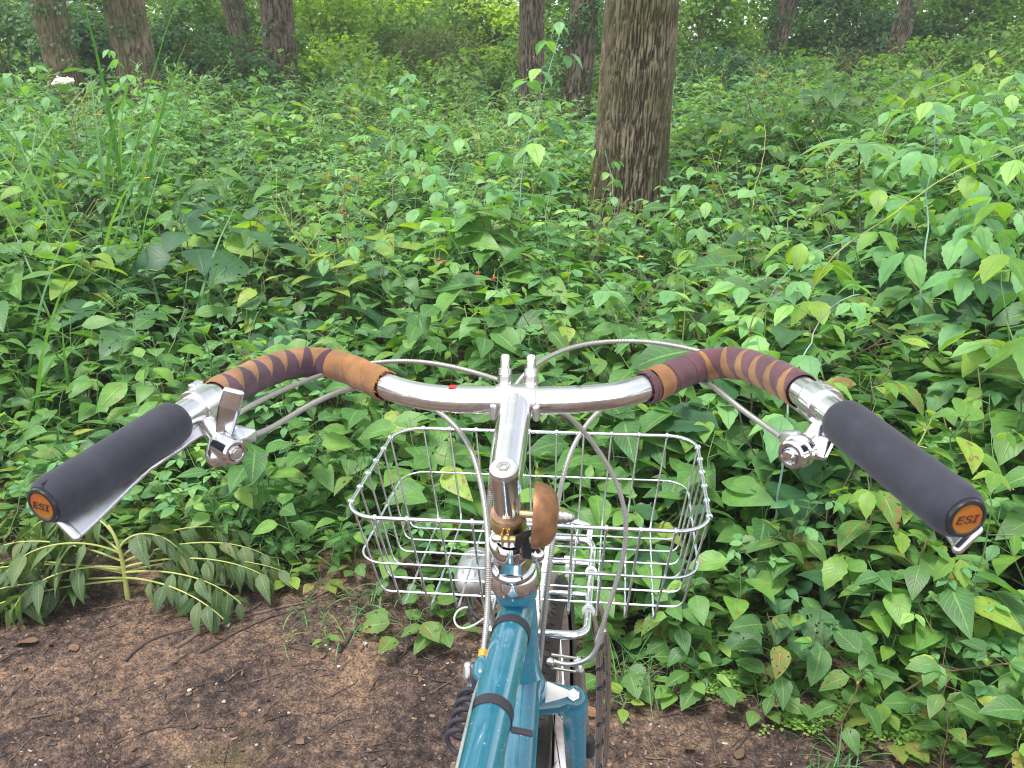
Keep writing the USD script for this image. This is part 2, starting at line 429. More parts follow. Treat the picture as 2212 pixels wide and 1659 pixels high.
leaf_material('leaf_lance', [(0.0, G(0.095, 0.232, 0.093)), (0.6, G(0.153, 0.312, 0.112)), (1.0, G(0.261, 0.423, 0.112))], veins=6.0, vein_col=(0.13, 0.24, 0.10))
leaf_material('leaf_wilted', [(0.0, G(0.045, 0.095, 0.036)), (0.6, G(0.068, 0.125, 0.045)), (0.92, G(0.095, 0.152, 0.052)), (1.0, G(0.14, 0.145, 0.05))], veins=8.0, vein_col=(0.22, 0.26, 0.10), trans=0.25, rough=0.6)
leaf_material('leaf_canopy', [(0.0, G(0.056, 0.145, 0.037)), (0.5, G(0.101, 0.221, 0.046)), (1.0, G(0.194, 0.321, 0.058))], trans=0.45)
leaf_material('leaf_painted_sun', [(0.0, G(0.159, 0.297, 0.042)), (0.5, G(0.244, 0.390, 0.055)), (1.0, G(0.378, 0.499, 0.076))], trans=0.5)  # brighter leaf colour with the clearing's sunlight painted in
leaf_material('leaf_tiny', [(0.0, G(0.120, 0.260, 0.046)), (0.6, G(0.184, 0.343, 0.058)), (1.0, G(0.258, 0.412, 0.075))], trans=0.35)
leaf_material('grass_look', [(0.0, G(0.045, 0.141, 0.051)), (0.6, G(0.083, 0.208, 0.064)), (1.0, G(0.151, 0.282, 0.070))], veins=0.0, vein_col=(0.10, 0.22, 0.08), trans=0.3)
leaf_material('leaf_yellow', [(0.0, G(0.52, 0.33, 0.03)), (1.0, G(0.60, 0.42, 0.05))], vein_col=(0.5, 0.35, 0.08), spots=0.05)
leaf_material('leaf_brown', [(0.0, G(0.11, 0.07, 0.045)), (0.5, G(0.17, 0.105, 0.07)), (1.0, G(0.22, 0.115, 0.06))], vein_col=(0.2, 0.1, 0.05), trans=0.15, rough=0.7)
leaf_material('leaf_feather', [(0.0, G(0.049, 0.078, 0.032)), (0.6, G(0.089, 0.119, 0.044)), (1.0, G(0.144, 0.155, 0.060))], trans=0.3)
plain('stem_green', (0.10, 0.19, 0.06), 0.55)
plain('stem_yellow', (0.33, 0.36, 0.11), 0.55)
plain('stem_dark', (0.045, 0.05, 0.025), 0.6)
plain('stem_brown', (0.13, 0.085, 0.045), 0.7)
mat('stem_blue', {'tc': ('texture_coordinate', {}), 'n': ('noise_texture', {'scale': 9.0, 'detail': 3.0}), 'cr': ('rgb_ramp', {'ramp': [(0.3, (0.10, 0.17, 0.09)), (0.5, (0.19, 0.31, 0.25)), (0.7, (0.26, 0.40, 0.36))]}), 'p': ('principled_bsdf', {'roughness': 0.6})}, [('tc.object', 'n.vector'), ('n.fac', 'cr.fac'), ('cr.color', 'p.base_color')])
plain('berry_red', (0.30, 0.035, 0.025), 0.35)
plain('flower_white', (0.75, 0.74, 0.60), 0.7)
plain('flower_orange', (0.8, 0.30, 0.03), 0.6)
plain('flower_pink', (0.7, 0.2, 0.5), 0.6)


def bark_material(name, dark, mid, light, moss, moss_amount):
    """u of the mesh runs from 0 in a furrow to 1 on a ridge."""
    return mat(name, {
        'tc': ('texture_coordinate', {}), 'uv': ('uvmap', {}), 'x': ('separate_xyz', {}), 'mp': ('mapping', {'scale': (60.0, 60.0, 22.0)}),
        'n': ('noise_texture', {'scale': 1.0, 'detail': 5.0, 'roughness': 0.65}), 'nm': ('math', {'math_type': 'multiply_add', 'value2': 0.9, 'value3': -0.45}), 'ad': ('math', {'math_type': 'add'}),
        'n2': ('noise_texture', {'scale': 3.2, 'detail': 5.0}),
        'cr': ('rgb_ramp', {'ramp': [(0.05, dark), (0.35, mid), (0.7, light), (1.0, tuple(1.3 * c for c in light))]}),
        'mm': ('map_range', {'from_min': 0.62 - moss_amount, 'from_max': 0.78 - moss_amount, 'to_min': 0.0, 'to_max': 0.6, 'clamp': True}),
        'mx': ('mix_color', {'b': moss}),
        'b': ('bump', {'strength': 0.7, 'distance': 0.008}),
        'p': ('principled_bsdf', {'roughness': 0.85, 'specular_ior_level': 0.2})},
        [('tc.object', 'mp.vector'), ('mp.vector', 'n.vector'), ('tc.object', 'n2.vector'), ('uv.UV', 'x.vector'), ('n.fac', 'nm.value1'), ('nm.value', 'ad.value1'), ('x.x', 'ad.value2'), ('ad.value', 'cr.fac'),
         ('n2.fac', 'mm.value'), ('mm.result', 'mx.fac'), ('cr.color', 'mx.a'), ('mx.result', 'p.base_color'), ('n.fac', 'b.height'), ('b.normal', 'p.normal')])


bark_material('bark_near', (0.045, 0.035, 0.022), (0.100, 0.079, 0.050), (0.155, 0.125, 0.084), (0.070, 0.070, 0.025), 0.20)
bark_material('bark_far', (0.020, 0.015, 0.011), (0.060, 0.046, 0.034), (0.120, 0.094, 0.070), (0.04, 0.048, 0.02), 0.06)

mat('soil', {
    'tc': ('texture_coordinate', {}), 'n1': ('noise_texture', {'scale': 1.9, 'detail': 5.0, 'roughness': 0.62, 'distortion': 0.9}),
    'n2': ('noise_texture', {'scale': 38.0, 'detail': 5.0, 'roughness': 0.65}), 'n3': ('noise_texture', {'scale': 2.7, 'detail': 4.0}),
    'v': ('voronoi_texture', {'scale': 190.0}),
    'c1': ('rgb_ramp', {'ramp': [(0.39, (0.0173, 0.0124, 0.0119)), (0.475, (0.0454, 0.0308, 0.0275)), (0.54, (0.0918, 0.0605, 0.0486)), (0.63, (0.1782, 0.1134, 0.0756))]}),
    'mad': ('math', {'math_type': 'multiply_add', 'value2': 0.55}), 'h2': ('math', {'math_type': 'multiply', 'value2': 0.5}),
    'vb': ('rgb_to_bw', {}), 'vr': ('map_range', {'from_min': 0.2, 'from_max': 0.8, 'to_min': 0.65, 'to_max': 1.35}), 'vc': ('combine_color', {}),
    'mv': ('mix_color', {'blend_type': 'multiply', 'fac': 1.0}),
    'gm': ('map_range', {'from_min': 0.60, 'from_max': 0.72, 'to_min': 0.0, 'to_max': 0.45, 'clamp': True}),
    'mg': ('mix_color', {'b': (0.09, 0.085, 0.02)}),
    'hs': ('math', {'math_type': 'multiply_add', 'value2': -0.4}),
    'b': ('bump', {'strength': 0.9, 'distance': 0.012}),
    'p': ('principled_bsdf', {'roughness': 0.85, 'specular_ior_level': 0.25})},
    [('tc.object', 'n1.vector'), ('tc.object', 'n2.vector'), ('tc.object', 'n3.vector'), ('tc.object', 'v.vector'), ('n2.fac', 'h2.value1'), ('n1.fac', 'mad.value1'), ('h2.value', 'mad.value3'),
     ('mad.value', 'c1.fac'), ('v.color', 'vb.color'), ('vb.val', 'vr.value'), ('vr.result', 'vc.r'), ('vr.result', 'vc.g'), ('vr.result', 'vc.b'), ('c1.color', 'mv.a'), ('vc.color', 'mv.b'),
     ('n3.fac', 'gm.value'), ('gm.result', 'mg.fac'), ('mv.result', 'mg.a'), ('mg.result', 'p.base_color'), ('v.distance', 'hs.value1'), ('n2.fac', 'hs.value3'), ('hs.value', 'b.height'), ('b.normal', 'p.normal')])
mat('pebble', {'oi': ('object_info', {}), 'cr': ('rgb_ramp', {'ramp': [(0.0, (0.025, 0.017, 0.0145)), (0.4, (0.068, 0.045, 0.035)), (0.7, (0.14, 0.089, 0.062)), (0.93, (0.22, 0.145, 0.095)), (1.0, (0.40, 0.36, 0.32))]}),
               'p': ('principled_bsdf', {'roughness': 0.8})}, [('oi.random', 'cr.fac'), ('cr.color', 'p.base_color')])
mat('twig_bark', {'tc': ('texture_coordinate', {}), 'n': ('noise_texture', {'scale': 90.0, 'detail': 4.0}), 'oi': ('object_info', {}),
                  'ad': ('math', {'math_type': 'multiply_add', 'value2': 0.5, 'value3': 0.0}), 'a2': ('math', {'math_type': 'multiply_add', 'value2': 0.5}),
                  'cr': ('rgb_ramp', {'ramp': [(0.15, (0.022, 0.015, 0.012)), (0.5, (0.075, 0.05, 0.04)), (0.85, (0.19, 0.13, 0.095))]}), 'p': ('principled_bsdf', {'roughness': 0.8})},
    [('tc.object', 'n.vector'), ('n.fac', 'ad.value1'), ('oi.random', 'a2.value1'), ('ad.value', 'a2.value3'), ('a2.value', 'cr.fac'), ('cr.color', 'p.base_color')])

# ------------------------------------------------------------------ the ground
EDGE = np.array([(-9.0, 5.3), (-4.0, 3.25), (-2.4, 2.55), (-1.57, 2.18), (-1.0, 2.02), (-0.66, 1.90), (-0.36, 1.80), (-0.05, 1.70), (0.22, 1.60), (0.42, 1.50), (0.60, 1.39), (0.80, 1.24), (1.2, 0.98), (2.0, 0.7), (4.0, -0.6)])


def edge_y(x):
    return np.interp(x, EDGE[:, 0], EDGE[:, 1])


def edge_dist(x, y):
    """How far a point lies inside the undergrowth (negative on the path)."""
    return (y - edge_y(x)) * 0.86


def ground_z(x, y):
    p = np.stack([np.asarray(x, float), np.asarray(y, float), np.zeros_like(np.asarray(x, float))], -1)
    near = np.clip(1 - np.hypot(p[..., 0], p[..., 1] - 1.5) / 7, 0, 1)
    z = (meshkit.fbm(p * 1.3, 3, 3) - 0.5) * 0.05 + near * (meshkit.fbm(p * 14, 3, 5) - 0.5) * 0.022
    return z + 0.05 * np.clip(edge_dist(p[..., 0], p[..., 1]), 0, 0.6)


gx = np.unique(np.r_[-160, -90, -50, -30, -20, -14, np.arange(-10, -3, 0.5), np.arange(-3, 3, 0.03), np.arange(3, 10.1, 0.5), 14, 20, 30, 50, 90, 160])
gy = np.unique(np.r_[-60, -30, -15, -8, -4, -2, np.arange(-1, 0.6, 0.2), np.arange(0.6, 3.4, 0.025), np.arange(3.4, 12, 0.4), 14, 18, 24, 32, 45, 65, 95, 160])
X, Y = np.meshgrid(gx, gy)
gv = np.stack([X, Y, ground_z(X, Y)], -1).reshape(-1, 3)
i, j = np.meshgrid(np.arange(len(gy) - 1), np.arange(len(gx) - 1), indexing='ij')
w = len(gx)
gq = np.stack([i * w + j, i * w + j + 1, (i + 1) * w + j + 1, (i + 1) * w + j], -1).reshape(-1, 4)
tag(part(None, 'ground', (gv, gq), 'soil', smooth=True), 'bare brown earth path with grit beside the undergrowth', 'ground', kind='structure')


def instancer(name, protos, places, label=None, cat=None, parent=None, kind='stuff'):
    """protos: list of (mesh, material, uv) or lists of those; places: (proto index, 4x4)."""
    path = numbered('/World' if parent is None else str(parent.GetPath()), name)
    pi = UsdGeom.PointInstancer.Define(stage, path)
    targets = []
    for k, pr in enumerate(protos):
        x = UsdGeom.Xform.Define(stage, f'{path}/kind_{k:03d}')
        for q, (me, ma, uv) in enumerate(pr if isinstance(pr, list) else [pr]):
            usdkit.mesh(stage, f'{path}/kind_{k:03d}/piece_{q:03d}', me, M[ma], smooth=True, uv=uv)
        targets.append(x.GetPath())
    pi.CreatePrototypesRel().SetTargets(targets)
    pi.CreateProtoIndicesAttr(Vt.IntArray([int(a) for a, _ in places]))
    ms = np.array([m for _, m in places])
    sc = np.linalg.norm(ms[:, :3, :3], axis=1)
    rot = ms[:, :3, :3] / sc[:, None, :]
    from scipy.spatial.transform import Rotation
    qs = Rotation.from_matrix(rot).as_quat()
    pi.CreatePositionsAttr(Vt.Vec3fArray.FromNumpy(ms[:, :3, 3].astype(np.float32)))
    pi.CreateScalesAttr(Vt.Vec3fArray.FromNumpy(sc.astype(np.float32)))
    pi.CreateOrientationsAttr(Vt.QuathArray([Gf.Quath(float(q[3]), float(q[0]), float(q[1]), float(q[2])) for q in qs]))
    tag(pi, label, cat, kind=kind)
    return pi


def rand_rot():
    from scipy.spatial.transform import Rotation
    return Rotation.random(random_state=int(rng.integers(1 << 30))).as_matrix()


# ------------------------------------------------------------------ leaves
def leaf(L, W, fold=0.18, droop=0.35, tip=1.6, n=6, teeth=0, belly=0.36, twist=0.0, cup=0.0):
    """A leaf lying along +y from the origin, normal +z: (vertices, quads-as-triangles, uv)."""
    rows = n if not teeth else max(n, 2 * teeth)
    s = np.linspace(0, 1, rows + 1)
    w = np.where(s < belly, np.sin(np.pi / 2 * np.clip(s / belly, 0, 1)) ** 0.75, (1 - ((s - belly) / (1 - belly)) ** tip)) * W / 2
    w = np.maximum(w, 0.004 * W)
    if teeth:
        w = w * np.where(np.arange(rows + 1) % 2 == 0, 1.0, 0.87)
        w[-1] = 0.004 * W
    ang = droop * s * 1.3
    y = np.r_[0, np.cumsum(np.cos((ang[1:] + ang[:-1]) / 2))] / rows * L
    z = -np.r_[0, np.cumsum(np.sin((ang[1:] + ang[:-1]) / 2))] / rows * L
    v, uv = [], []
    for k in range(rows + 1):
        lift = w[k] * fold
        tw = twist * s[k]
        for c, q in ((-1, 0.0), (0, 0.5), (1, 1.0)):
            x, zz = c * w[k] * math.cos(tw), abs(c) * lift + c * w[k] * math.sin(tw) - cup * abs(c) * w[k] * s[k]
            v.append((x, y[k], z[k] + zz)); uv.append((q, s[k]))
    f = []
    for k in range(rows):
        a = 3 * k
        f += [(a, a + 1, a + 4), (a, a + 4, a + 3), (a + 1, a + 2, a + 5), (a + 1, a + 5, a + 4)]
    return np.array(v), np.array(f), np.array(uv)


def round_leaf(R, n=16, cup=0.25):
    """A kidney shaped leaf with a notch at its stalk."""
    a = np.linspace(math.radians(28), math.radians(332), n) - math.pi / 2
    rr = R * (0.85 + 0.15 * np.cos((a + math.pi / 2 - math.pi))) * (1 + 0.025 * np.where(np.arange(n) % 2, 1, -1))
    ring = np.stack([rr * np.cos(a), rr * np.sin(a), R * cup * (0.2 + 0.15 * np.cos(3 * a))], 1)
    mid = ring * [0.55, 0.55, 0.15]
    v = np.vstack([[0, 0, 0], mid, ring])
    f = [(0, 1 + k, 2 + k) for k in range(n - 1)] + [q for k in range(n - 1) for q in ((1 + k, 1 + n + k, 2 + n + k), (1 + k, 2 + n + k, 2 + k))]
    uv = np.vstack([[0.5, 0], np.stack([np.full(n, 0.35), np.linspace(0, 1, n)], 1), np.stack([np.full(n, 0.1), np.linspace(0, 1, n)], 1)])
    return v, np.array(f), uv


def moved(lf, R, t):
    return lf[0] @ np.asarray(R).T + np.asarray(t), lf[1], lf[2]


def orient(azim, pitch, roll=0.0):
    """A leaf (along +y) turned to point towards azimuth azim, raised by pitch, rolled about its own axis."""
    return Rz(azim - math.pi / 2) @ Rx(pitch) @ Ry(roll)


def merge(lfs):
    n, V, F, T = 0, [], [], []
    for v, f, uv in lfs:
        V.append(v); F.append(f + n); T.append(uv); n += len(v)
    return (np.vstack(V), np.vstack(F)), np.vstack(T)


def stem_curve(h, lean, az, n=7, wob=0.02, r=rng):
    s = np.linspace(0, 1, n)
    p = np.stack([lean * s ** 1.6 * math.cos(az), lean * s ** 1.6 * math.sin(az), h * s * (1 - 0.12 * s * lean / max(h, 0.01))], 1)
    p[1:-1, :2] += r.normal(0, wob, (n - 2, 2)) * h
    return p


def along(p, s):
    d = np.r_[0, np.cumsum(np.linalg.norm(np.diff(p, axis=0), axis=1))]; d /= d[-1]
    return np.array([np.interp(s, d, p[:, k]) for k in range(3)])


def ovate_plant(r, h=0.45, n=10, L=0.10, bright_top=True, low=0.30, teeth=0, ratio=0.58):
    """Single stem with alternate broad pointed leaves, larger in the middle. Returns stems, leaves."""
    p = stem_curve(h, r.uniform(0.03, 0.16), r.uniform(0, 6.28), r=r)
    stems, leaves = [tube(p, np.linspace(0.0032, 0.0014, len(p)), 5, caps=False)], []
    az = r.uniform(0, 6.28)
    for k in range(n):
        s = low + (1 - low) * (k + 0.6) / n
        az += 2.4 + r.normal(0, 0.3)
        size = L * (0.72 + 0.5 * math.sin(math.pi * min(1, 0.25 + 0.75 * (1 - (s - low) / (1 - low))))) * r.uniform(0.8, 1.2)
        if s > 0.93:
            size *= 0.55
        base = along(p, s)
        pet = r.uniform(0.15, 0.45) * size
        d = np.array([math.cos(az), math.sin(az), r.uniform(0.15, 0.6)]); d /= np.linalg.norm(d)
        q = base + d * pet
        stems.append(tube(np.array([base, q]), 0.0011, 4, caps=False))
        lf = leaf(size, size * ratio * r.uniform(0.88, 1.12), fold=r.uniform(0.05, 0.32), droop=r.uniform(0.25, 0.95), tip=r.uniform(1.25, 1.7), twist=r.normal(0, 0.25), teeth=teeth, belly=r.uniform(0.3, 0.42))
        leaves.append(moved(lf, orient(az + r.normal(0, 0.25), r.uniform(-0.25, 0.4) + (0.45 if s > 0.93 else 0), r.normal(0, 0.22)), q))
    return stems, leaves


def compound(r, leaflets, size, az, base, pet=0.06, pitch=0.1, teeth=5, ratio=0.62):
    """A palmate or trifoliate leaf on a stalk: stems, leaves."""
    d = np.array([math.cos(az), math.sin(az), 0.35]); d /= np.linalg.norm(d)
    q = base + d * pet
    stems, leaves = [tube(np.array([base, q]), 0.0012, 4, caps=False)], []
    spread = 1.25 if leaflets == 3 else 0.68
    for k in range(leaflets):
        o = k - (leaflets - 1) / 2
        sz = size * (1 - 0.13 * abs(o)) * r.uniform(0.92, 1.08)
        lf = leaf(sz, sz * ratio, fold=r.uniform(0.08, 0.25), droop=r.uniform(0.25, 0.6), teeth=teeth, tip=1.5, belly=0.42)
        qq = q + (d * 0.25 * size if leaflets == 3 and o == 0 else 0)
        leaves.append(moved(lf, orient(az + o * spread, pitch - 0.12 * abs(o) + r.normal(0, 0.08), r.normal(0, 0.15)), qq))
    return stems, leaves


def bramble_plant(r, h=0.6, n=7, size=0.075, leaflets=3, lean=0.25, low=0.3, az0=None, curve=None, teeth=5, tilt=0.0):
    p = stem_curve(h, lean * r.uniform(0.6, 1.2), r.uniform(0, 6.28) if az0 is None else az0, r=r) if curve is None else curve
    stems, leaves = [tube(p, np.linspace(0.0038, 0.0016, len(p)), 6, caps=False)], []
    az = r.uniform(0, 6.28)
    for k in range(n):
        s = low + (1 - low) * (k + 0.7) / n
        az += 2.3 + r.normal(0, 0.35)
        sz = size * (1.15 - 0.55 * (s - low) / (1 - low)) * r.uniform(0.85, 1.15)
        st, lv = compound(r, leaflets, sz, az, along(p, s), pet=sz * r.uniform(0.6, 1.1), pitch=r.uniform(-0.1, 0.35) + tilt, teeth=teeth)
        stems += st; leaves += lv
    return stems, leaves


def lance_plant(r, h=0.8, n=34, L=0.085):
    p = stem_curve(h, r.uniform(0.02, 0.12), r.uniform(0, 6.28), r=r)
    stems, leaves = [tube(p, np.linspace(0.003, 0.0013, len(p)), 5, caps=False)], []
    az = 0
    for k in range(n):
        s = 0.35 + 0.65 * (k + 0.5) / n
        az += 2.4
        sz = L * (1.1 - 0.6 * s) * 1.5 * r.uniform(0.85, 1.1)
        lf = leaf(sz, sz * 0.19, fold=0.25, droop=r.uniform(0.4, 1.1), tip=1.2, n=4)
        leaves.append(moved(lf, orient(az, 0.25 + 0.75 * max(0, s - 0.7) / 0.3, r.normal(0, 0.15)), along(p, s)))
    return stems, leaves


def seedy_plant(r, h=0.65):
    """Thin branching stems that end in small pale seed heads, with a few small leaves."""
    p = stem_curve(h, r.uniform(0.08, 0.25), r.uniform(0, 6.28), r=r)
    stems, leaves, heads = [tube(p, np.linspace(0.0026, 0.001, len(p)), 4, caps=False)], [], []
    for k in range(9):
        s = r.uniform(0.45, 0.98)
        b = along(p, s); az = r.uniform(0, 6.28); ln = r.uniform(0.06, 0.2)
        q = b + ln * unit([math.cos(az), math.sin(az), r.uniform(0.5, 1.3)])
        stems.append(tube(np.array([b, q]), 0.0009, 3, caps=False))
        hd = trimesh.creation.icosphere(1, r.uniform(0.003, 0.006)); hd.apply_translation(q); heads.append(hd)
        if k % 2 == 0:
            st, lv = compound(r, 3, 0.035, az + 1, b, pet=0.01, teeth=3); stems += st; leaves += lv
    return stems, leaves, heads


def grass_clump(r, n=22, L=0.35, width=0.006, spread=0.10, droop=1.0, lo=0.75):
    out = []
    for k in range(n):
        ln = L * r.uniform(0.5, 1.1)
        lf = leaf(ln, width * r.uniform(0.7, 1.3), fold=0.5, droop=droop * r.uniform(0.5, 1.4), tip=1.3, n=7, belly=0.25)
        out.append(moved(lf, orient(r.uniform(0, 6.28), r.uniform(lo, 1.5), r.normal(0, 0.3)), (r.normal(0, spread / 2), r.normal(0, spread / 2), 0)))
    return out


def low_plant(r, n=6, L=0.04, teeth=0, ratio=0.75):
    stems, leaves = [], []
    for k in range(n):
        az = k * 2.4 + r.uniform(0, 0.6); ln = r.uniform(0.4, 1.3) * L
        q = np.array([math.cos(az) * ln, math.sin(az) * ln, r.uniform(0.3, 1.2) * L])
        stems.append(tube(np.array([[0, 0, 0], q * [0.5, 0.5, 0.9], q]), 0.0009, 3, caps=False))
        sz = L * r.uniform(0.7, 1.2)
        leaves.append(moved(leaf(sz, sz * ratio, fold=0.12, droop=r.uniform(0.1, 0.6), teeth=teeth), orient(az, r.uniform(-0.1, 0.35), r.normal(0, 0.2)), q))
    return stems, leaves


def merged(stems, leaves, stem_mat, leaf_mat, extra=None):
    me, uv = merge(leaves)
    out = [(me, leaf_mat, uv)]
    if stems:
        out.append((cat_(stems), stem_mat, None))
    if extra:
        out.append(extra)
    return out


# ------------------------------------------------------------------ trees
def trunk_mesh(base, top, r0, r1, flare=0.35, rows=40, sides=36, ridge=0.05, seed=0, bend=0.0, ridges=26, zfine=2.6):
    H = np.linalg.norm(top - base)
    s = np.r_[np.linspace(0, zfine / H, rows), np.linspace(zfine / H, 1, 14)[1:]]
    rows = len(s)
    p = base + (top - base) * s[:, None]
    p[:, 0] += bend * np.sin(s * math.pi * 1.3)
    ang = np.linspace(0, 2 * np.pi, sides + 1)
    z = s * H
    r = r0 + (r1 - r0) * s + flare * r0 * np.exp(-z / 0.30)
    A, Z = np.meshgrid(ang, z)
    c, d = np.cos(A), np.sin(A)
    k = ridges / 6.28
    n = meshkit.fbm(np.stack([c * k, d * k, Z * 5.0], -1), 3, seed)
    n2 = meshkit.fbm(np.stack([c * k * 2.2, d * k * 2.2, Z * 7.0], -1), 2, seed + 3)
    f = np.clip(np.abs(n - 0.5 + 0.10 * (n2 - 0.5)) * 8.5, 0, 1) * (0.55 + 0.8 * meshkit.noise(np.stack([c * 11, d * 11, Z * 12], -1), seed + 5))
    cross = meshkit.noise(np.stack([c * 14, d * 14, Z * 16], -1), seed + 6)
    f = np.clip(f - 0.35 * (cross > 0.72), 0, 1)
    lump = meshkit.fbm(np.stack([c * 1.2, d * 1.2, Z * 0.7], -1), 2, seed + 9) - 0.5
    R = r[:, None] * (1 + 0.10 * lump) + ridge * r0 * (f - 0.6)
    v = p[:, None] + np.stack([R * c, R * d, np.zeros_like(R)], -1)
    w = sides + 1
    i, j = np.meshgrid(np.arange(rows - 1), np.arange(sides), indexing='ij')
    qd = np.stack([i * w + j, i * w + j + 1, (i + 1) * w + j + 1, (i + 1) * w + j], -1).reshape(-1, 4)
    return (v.reshape(-1, 3), qd), np.stack([f, Z], -1).reshape(-1, 2)


def cluster(r, n=46, R=0.30, L=0.09, W=0.055, flat=0.6):
    out = []
    for k in range(n):
        d = r.normal(0, 1, 3); d /= np.linalg.norm(d)
        o = d * R * r.uniform(0.25, 1.0) * [1, 1, flat]
        out.append(moved(leaf(L * r.uniform(0.7, 1.2), W * r.uniform(0.8, 1.2), fold=0.15, droop=0.5, n=3), orient(math.atan2(d[1], d[0]) + r.normal(0, 0.5), r.normal(-0.05, 0.35), r.normal(0, 0.3)), o))
    return merge(out)


CR = np.random.default_rng(5)
CLUSTERS = [cluster(CR) for _ in range(3)]
FINE = [cluster(CR, 60, 0.28, 0.05, 0.02, 0.9) for _ in range(2)]


def foliage(parent, name, mate, places, protos=CLUSTERS):
    return instancer(name, [(me, mate, uv) for me, uv in protos], places, parent=parent, kind='stuff')


def blob(r, n, c, rad, smin=0.8, smax=1.4, shell=0.45):
    out = []
    seed = int(r.integers(1000))
    while len(out) < n:
        d = r.normal(0, 1, 3); d /= np.linalg.norm(d)
        k = r.uniform(shell, 1.0) ** 0.7 * (0.72 + 0.5 * meshkit.noise(d * 2.3 + 7, seed))
        p = np.asarray(c) + d * k * np.asarray(rad)
        if p[2] < 0.1:
            continue
        s = r.uniform(smin, smax)
        out.append((int(r.integers(3)) % 2 if False else int(r.integers(2)), mat4(Rz(r.uniform(0, 6.28)) @ Rx(r.normal(0, 0.25)) * s, p)))
    return out


def tree(label, x_top, x_base, py_base, depth, dia, crown='leaf_canopy', bend=0.0, bark='bark_far', ivy=0, group=None, n_crown=46, crown_r=3.2, near=False, H=9.0):
    """x_top, x_base: where the trunk stands in the photograph at its top edge and at its foot."""
    d = depth
    b = at(x_base, py_base, d); b[2] = 0
    t = at(x_top, 0, d)
    slope = (t[0] - at(x_base, py_base, d)[0]) / max(t[2] - at(x_base, py_base, d)[2], 0.3)
    b[0] += slope * (0 - at(x_base, py_base, d)[2])
    top = b + np.array([slope * H * 0.7, 0, H])
    o = thing('tree', label, 'tree', mat4(None, b), group)
    z = np.zeros(3)
    if near:
        me, uv = trunk_mesh(z, top - b, dia / 2, dia * 0.32, flare=0.05, rows=330, sides=360, ridge=0.11, seed=3, bend=bend, ridges=135)
    else:
        me, uv = trunk_mesh(z, top - b, dia / 2, dia * 0.32, rows=90, sides=130, ridge=0.10, seed=int(x_top) % 97, bend=bend, ridges=64)
    part(o, 'trunk', me, bark, smooth=True, uv=uv)
    r = np.random.default_rng(int(x_top) + 3)
    for k in range(3):
        a = r.uniform(0, 6.28); z0 = (top - b) * r.uniform(0.5, 0.85)
        q = np.array([z0, z0 + np.array([math.cos(a), math.sin(a), 0.9]) * 0.9, z0 + np.array([math.cos(a) * 2.6, math.sin(a) * 2.6, 1.6])])
        part(o, 'limb', tube(even(spline(q, 20), 10), np.linspace(dia * 0.16, dia * 0.05, 10), 8), bark, smooth=True)
    if depth < 11:
        n_crown = min(n_crown, 9)
    elif x_top < 1000:
        n_crown = min(n_crown, 14)
    pl = blob(r, n_crown, (top - b) * 0.95 + [0, 0, 0.5], (crown_r, crown_r, 2.6), 1.6, 2.8, 0.2)
    foliage(o, 'crown', crown, pl)
    if ivy:
        iv = []
        for k in range(ivy):
            hz = r.uniform(0.2, 3.0); a = r.uniform(-3.6, 0.4)
            rr = dia * 0.5 + 0.05
            c0 = (top - b) * hz / H
            iv.append((int(r.integers(2)), mat4(Rz(r.uniform(0, 6.28)) @ Rx(r.normal(0, 0.4)) * r.uniform(0.45, 0.8), c0 + [rr * math.cos(a), rr * math.sin(a), 0])))
        foliage(o, 'ivy', 'leaf_dark', iv)
    return o


tree('thick furrowed tree trunk standing close behind the undergrowth, right of the stem', 1367, 1355, 465, 5.6, 0.47, near=True, bark='bark_near', crown_r=3.4, n_crown=26)
tree('brown furrowed trunk nearest the left edge, beside the white flower cluster', 124, 140, 185, 9.6, 0.38, bark='bark_near', ivy=18)
tree('brown trunk second from the left with ivy on its right side', 288, 300, 195, 9.9, 0.46, bark='bark_near', ivy=40)
tree('slim leaning trunk between the ivy trunk and the dark straight trunk', 492, 522, 130, 13.0, 0.34, ivy=12)
tree('dark straight trunk in front of the bright yellow green clearing', 611, 608, 138, 12.6, 0.48, ivy=14)
tree('thin pole trunk behind the dark feathery bush', 1016, 1019, 110, 19, 0.22, crown_r=2.4, n_crown=80)
tree('grey brown trunk behind the tall cane with yellow green tip', 1146, 1148, 200, 11.6, 0.34, ivy=10)
tree('ivy edged trunk just left of the thick near trunk', 1268, 1248, 214, 9.8, 0.34, ivy=36)
tree('ivy hung forked trunk above the dark bush right of the near trunk', 1710, 1675, 150, 13.5, 0.30, ivy=44)
tree('leaning vine hung trunk in the upper right', 1970, 1936, 165, 12.8, 0.30, ivy=16, bend=-0.1)
tree('dark trunk near the top right corner', 2128, 2118, 105, 16, 0.26)
tree('slim slanting trunk closest to the top right corner', 2186, 2160, 105, 17, 0.16, crown_r=2.0, n_crown=70)
tree('thin slanting sapling directly right of the near trunk', 1474, 1505, 95, 18, 0.16, crown_r=2.0, n_crown=70)
tree('thin pole trunk under the pale gap of sky', 1855, 1858, 110, 18, 0.17, crown_r=2.0, n_crown=70)
tree('thin distant trunk in the bright clearing', 728, 726, 45, 24, 0.24, crown_r=2.4, n_crown=70)
tree('thin distant trunk between the pole trunk and the grey trunk', 1078, 1080, 60, 23, 0.2, crown_r=2.2, n_crown=60)
tree('slender leaning stem left of the ivy edged trunk', 1205, 1180, 90, 21, 0.16, crown_r=2.2, n_crown=60)
tree('dim trunk half hidden behind leaves between the two left trunks', 205, 198, 120, 15, 0.34)
tree('dark trunk behind the vine hung trunk', 1898, 1892, 80, 22, 0.3)
tree('dim trunk between the ivy forked trunk and the near trunk', 1590, 1592, 80, 20, 0.24)

SR = np.random.default_rng(21)


